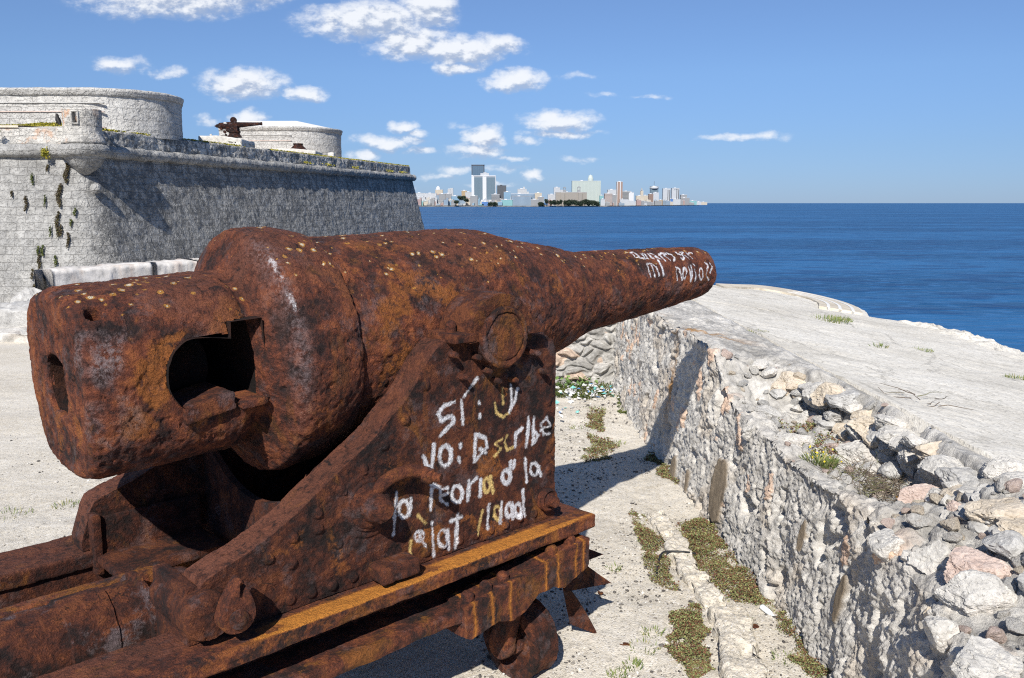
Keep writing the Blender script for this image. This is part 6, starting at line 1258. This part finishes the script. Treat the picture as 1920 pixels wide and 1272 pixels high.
for key, (lb, mt) in LABEL.items():
    x0, x1, y, z = CB[key]; d = DEPTH.get(key, max(14, min(28, (x1-x0)*.8)))
    b = empty('city_building' if key != 'nac' else 'hotel', (x0, y, BASEZ), 0, lb, 'building', 'buildings of the far city'); w_ = x1-x0; H = z-BASEZ
    if key == 'hosp':
        ww = w_/306.0; bmesh_obj('wall', [bx(0, 18*ww, 0, d, 0, H), bx(18*ww, 33*ww, 0, d, 0, H*.985), bx(300*ww, w_, 0, d, 0, H*.96), bx(33*ww, 300*ww, 1.5, d, 0, H*.94), bx(0, w_, -.5, d, H*.955, H*.985)], PLW, b)
        bmesh_obj('window_band', [bx(33*ww, 140*ww, 0, 1.4, 4, H*.93)], GLASG, b); bmesh_obj('window_band', [bx(188*ww, 299*ww, 0, 1.4, 4, H*.93)], GLASG, b)
        bmesh_obj('central_strip', [bx(140*ww, 188*ww, -1.5, 1.4, 0, H*.95)], PLW, b); bmesh_obj('podium', [bx(120*ww, 255*ww, -18, 0, 0, 28)], PLW, b)
        bmesh_obj('roof_plant', [bx(112*ww, 220*ww, 8, d-8, H*.985, H*1.06), bx(150*ww, 190*ww, 10, d-10, H*1.06, H*1.09)], WH, b); continue
    bmesh_obj('wall', [bx(0, w_, 0, d, 0, H)], mt, b)
    trim = PLD if key in ('torre', 'dark') else PLW
    bmesh_obj('roof', [bx(-.8, w_+.8, -.8, d+.8, H, H+1.2), bx(w_*.3, w_*.3+min(12, w_*.35), d*.3, d*.7, H+1.2, H+4.2)] if key != 'torre' else [bx(-.8, w_+.8, -.8, d+.8, H, H+1.5)], trim, b)
    if key == 'torre': bmesh_obj('crown_frame', [bx(0, 4, -1, 0, H*.62, H), bx(w_-4, w_, -1, 0, H*.62, H), bx(0, w_, -1, 0, H-4, H), bx(0, w_, -1, 0, H*.64, H*.66)], PLD, b)
    if key == 'ch': xx0, xx1, yy, zz = CB['ch_t']; bmesh_obj('bell_tower', [bx(xx0-x0, xx1-x0, 4, 14, H, zz-BASEZ-5), bx(xx0-x0+4, xx1-x0-4, 7, 11, zz-BASEZ-5, zz-BASEZ)], PLW, b)
    if key == 'wt0': xx0, xx1, yy, zz = CB['wt1']; bmesh_obj('taller_wing', [bx(xx0-x0, xx1-x0, 1, d, 0, zz-BASEZ)], WH, b)
    if key == 'w3':
        for k2 in ('w3t', 'w3b'): xx0, xx1, yy, zz = CB[k2]; bmesh_obj('upper_storey' if k2 == 'w3t' else 'side_wing', [bx(xx0-x0, xx1-x0, 2, d-2, 0 if k2 == 'w3b' else H, zz-BASEZ)], WH, b)
    if key == 'w5': xx0, xx1, yy, zz = CB['w6']; bmesh_obj('side_wing', [bx(xx0-x0, xx1-x0, 2, d, 0, zz-BASEZ)], WH, b)
    if key == 'nac':
        for k2 in ('nt0', 'nt1'):
            xx0, xx1, yy, zz = CB[k2]; xa, xb, zt_ = xx0-x0, xx1-x0, zz-BASEZ; q = zt_-H
            tw = bmesh_obj('lantern_tower', [bx(xa, xb, 2, 14, H, H+q*.35), bx(xa+2, xb-2, 4, 12, H+q*.35, H+q*.45)]+[bx(xa+e_, xa+e_+2, f_, f_+2, H+q*.35, H+q*.8) for e_ in (1, xb-xa-3) for f_ in (3, 11)]+[bx(xa, xb, 2, 14, H+q*.8, H+q*.88), bx(xa+3, xb-3, 5, 11, H+q*.88, H+q)], GREYF, b)
        bmesh_obj('front_wing', [bx(w_*.16, w_*.28, -10, 0, 0, H), bx(w_*.72, w_*.84, -10, 0, 0, H)], TANG, b)
    if key == 'libre':
        xx0, xx1, yy, zz = CB['drum']; P, F, a = lathe_pf([(H+1, 14), (H+(zz-BASEZ-H)*.6, 14), (H+(zz-BASEZ-H)*.62, 11), (zz-BASEZ, 10), (zz-BASEZ+3, 2), (zz-BASEZ+6, .5), (zz-BASEZ+6, 0)], ((xx0+xx1)/2-x0, d/2, 0), (0, 0, 1), 28, (1, 0, 0)); mesh('roof_drum', *orient((P, F)), PALEG, b)
        bmesh_obj('end_wall', [bx(w_*.87, w_+.5, -2, d, 0, H+.5)], PALEG, b)
    if key == 'spire': P, F = bx(w_*.25, w_*.75, d*.3, d*.7, H, H+16); P[P[:, 2] > H+1, 0] = w_*.5+(P[P[:, 2] > H+1, 0]-w_*.5)*.2; bmesh_obj('spire', [(P, F)], CREAM, b)
    if key == 'gl':
        P, F, a = lathe_pf([(H-14, 22), (H-12, 26), (H-5, 27), (H-3, 20), (H, 18), (H, 0)], (w_/2, d/2, 0), (0, 0, 1), 28, (1, 0, 0)); mesh('disc', *orient((P, F)), WH, b); bmesh_obj('mast', [bx(w_/2-.8, w_/2+.8, d/2-.8, d/2+.8, H, H+30)], PLD, b)
    if key in ('st0', 'st1'): bmesh_obj('dark_stripe', [bx(w_*.62, w_*.72, -1, .5, 8, H-8), bx(w_*.86, w_*.97, -1, .5, 8, H-8)]+([bx(w_*f, w_*f+4, -1, .5, H-9, H-4) for f in (.35, .55, .75)] if key == 'st1' else []), DARKT, b)
    if key == 'tower': bmesh_obj('white_strip', [bx(0, w_*.12, -1, .4, 0, H), bx(w_*.55, w_*.68, -1, .4, 0, H)], PLW, b)
    if key in ('office', 'br0', 'br1', 'pale', 'slab2'): bmesh_obj('balcony', [bx(0, w_, -1.2, 0, zz_, zz_+1.1) for zz_ in np.arange(5, H-2, 4.0)], PLW if key in ('br0',) else mt, b)
rn = random.Random(12)
HC = [(GREYF, 'grey'), (TEALF, 'teal'), (CREAM, 'cream'), (LBLUE, 'pale blue'), (PINKF, 'dull pink'), (WH, 'white'), (GREYF, 'grey'), (OFFI, 'blue grey')]
for k, (x0, x1, y, z) in enumerate(LOW):
    mt, cn = HC[rn.randrange(len(HC))]; b = empty('waterfront_house', (x0, y, BASEZ-1.5), 0, 'small %s house in the crowded row on the left part of the far waterfront' % cn, 'house', '%s houses in the waterfront row' % cn); w_, H = x1-x0, z-BASEZ+1.5
    bmesh_obj('wall', [bx(0, w_, 0, 14, 0, H), bx(w_*.55, w_, 10, 24, 0, H*1.25)], mt, b); bmesh_obj('roof', [bx(-.5, w_*.5, -.5, 10, H, H+.8), bx(w_*.6, w_*.85, 3, 7, H, H+2.6)], CREAM if k % 3 else GREYF, b)
    bmesh_obj('porch', [bx(f*w_, f*w_+1, -2.2, -1.2, 0, min(5, H*.5)) for f in np.arange(0, .96, .22)]+[bx(0, w_, -2.4, 0, min(5, H*.5), min(5, H*.5)+.9)], WH if k % 2 else mt, b)
for k in range(84):
    if k >= 58: X0 = rn.uniform(-460, 190); yy = rn.uniform(3940, 4000); zt_ = rn.uniform(2, 20)
    elif k < 30: X0 = rn.uniform(-470, 110); yy = rn.uniform(4060, 4160); zt_ = rn.uniform(14, 42)
    else:
        X0 = rn.uniform(425, 1230); yy = float(np.interp(X0, [430, 560, 760, 950, 1110, 1240], [3960, 4140, 4740, 5230, 5570, 5850]))+rn.uniform(10, 90); zt_ = rn.uniform(0, 22)*(1 if X0 < 1150 else .35)
    w_ = rn.uniform(16, 42); mt, cn = HC[rn.randrange(len(HC))]
    if mt in (TEALF, LBLUE) and rn.random() < .6: mt, cn = WH, 'white'
    side = 'left' if X0 < 200 else 'right'
    b = empty('city_block', (X0, yy, BASEZ), 0, '%s block filling a gap in the %s half of the far skyline' % (cn, side), 'building', '%s blocks in the %s half of the far skyline' % (cn, side)); H = zt_-BASEZ
    bmesh_obj('wall', [bx(0, w_, 0, 20, 0, H), bx(w_*.2, w_*.2+7, 4, 14, H, H+4)], mt, b); bmesh_obj('roof', [bx(-.5, w_+.5, -.5, 20.5, H-1.2, H-.2)], PLW, b)
# land, sea wall and trees of the far shore
m, t, p = new_mat('far_shore_land', .95, .1); co = t.new('ShaderNodeTexCoord').outputs['Object']; t.put(p.inputs['Base Color'], t.ramp(t.noise(co, .03, 6, .7), [(.4, (.10, .10, .09)), (.6, (.24, .23, .21))])); LANDM = m
shore = [(-900, 3880), (-400, 3885), (140, 3885), (430, 3900), (560, 4090), (760, 4690), (950, 5180), (1110, 5520), (1210, 5760), (1275, 5900), (1290, 5960), (900, 6400), (-900, 6400)]
n = len(shore); P = np.array([(x, y, -15.) for x, y in shore]+[(x, y, -11.2) for x, y in shore]); F = [np.array([(i, (i+1) % n, n+(i+1) % n, n+i) for i in range(n)])]
tag(mesh('far_shore', P, F, LANDM, None, None, False, [list(range(n, 2*n))]), kind='structure')
tag(mesh('sea_wall', *merge([bx(min(a_[0], b_[0]), max(a_[0], b_[0]), 0, 0, 0, 0) for a_, b_ in ()] or [(np.array([p_ for (x, y), (x2, y2) in zip(shore[:10], shore[1:11]) for p_ in ((x, y-4, -14.5), (x2, y2-4, -14.5), (x2, y2-4, -9.6), (x, y-4, -9.6), (x, y-2, -9.6), (x2, y2-2, -9.6))]), [np.array([q_ for i in range(10) for q_ in ((i*6, i*6+1, i*6+2, i*6+3), (i*6+3, i*6+2, i*6+5, i*6+4))])])]), LANDM, None, None, False), 'low dark sea wall along the far waterfront', 'sea wall')
FOL = leaf_mat('far_foliage', [(0, (.018, .03, .022)), (.6, (.035, .055, .035)), (1, (.06, .085, .05))], .9)
TRK = new_mat('tree_trunk', .9, .1); TRK[2].inputs['Base Color'].default_value = (.09, .07, .055, 1); TRK = TRK[0]
TL = {0: 'round dark tree beside the bright blue house', 1: 'wide dark tree in front of the right grey slab', 2: 'wide dark tree among the houses left of the glass skyscraper', 3: 'smaller dark tree below the wide one left of the glass skyscraper', 4: 'low dark tree in the row of small houses', 5: 'low dark tree right of the low grey building', 6: 'dark tree left of the low white block'}
for k, (x, y, w_, zt_, zb_) in enumerate(CTREES):
    b = empty('tree', (x, y, BASEZ), 0, TL.get(k, 'dark tree in the clump below the twin towered hotel'), 'tree', None if k in TL else 'trees below the twin towered hotel')
    rn_ = np.random.RandomState(1000+k); h_ = max(zt_-zb_, 8); n = 700; blobs = [(rn_.uniform(-.33, .33)*w_, rn_.uniform(-.3, .3)*w_, zb_-BASEZ+h_*rn_.uniform(.12, .72), rn_.uniform(.22, .36)*w_) for _ in range(14)]
    q = []
    for cx_, cy_, cz_, r in blobs:
        v = rn_.normal(size=(n//7, 3)); v /= np.linalg.norm(v, axis=1, keepdims=True); q.append(np.array([cx_, cy_, cz_])+v*r*rn_.uniform(.75, 1.05, (n//7, 1))*np.array([1, 1, min(1, h_/w_*1.1)]))
    leaves('crown', np.concatenate(q), w_*.13, FOL, 1100+k, .9, b, .9); zc = zb_-BASEZ+h_*.5
    P, F = tube_pf([(0, 0, 0), (.3, 0, zc*.6), (0, 0, zc)], [1.1, .8, .4], 8); mesh('trunk', *orient((P, F)), TRK, b)
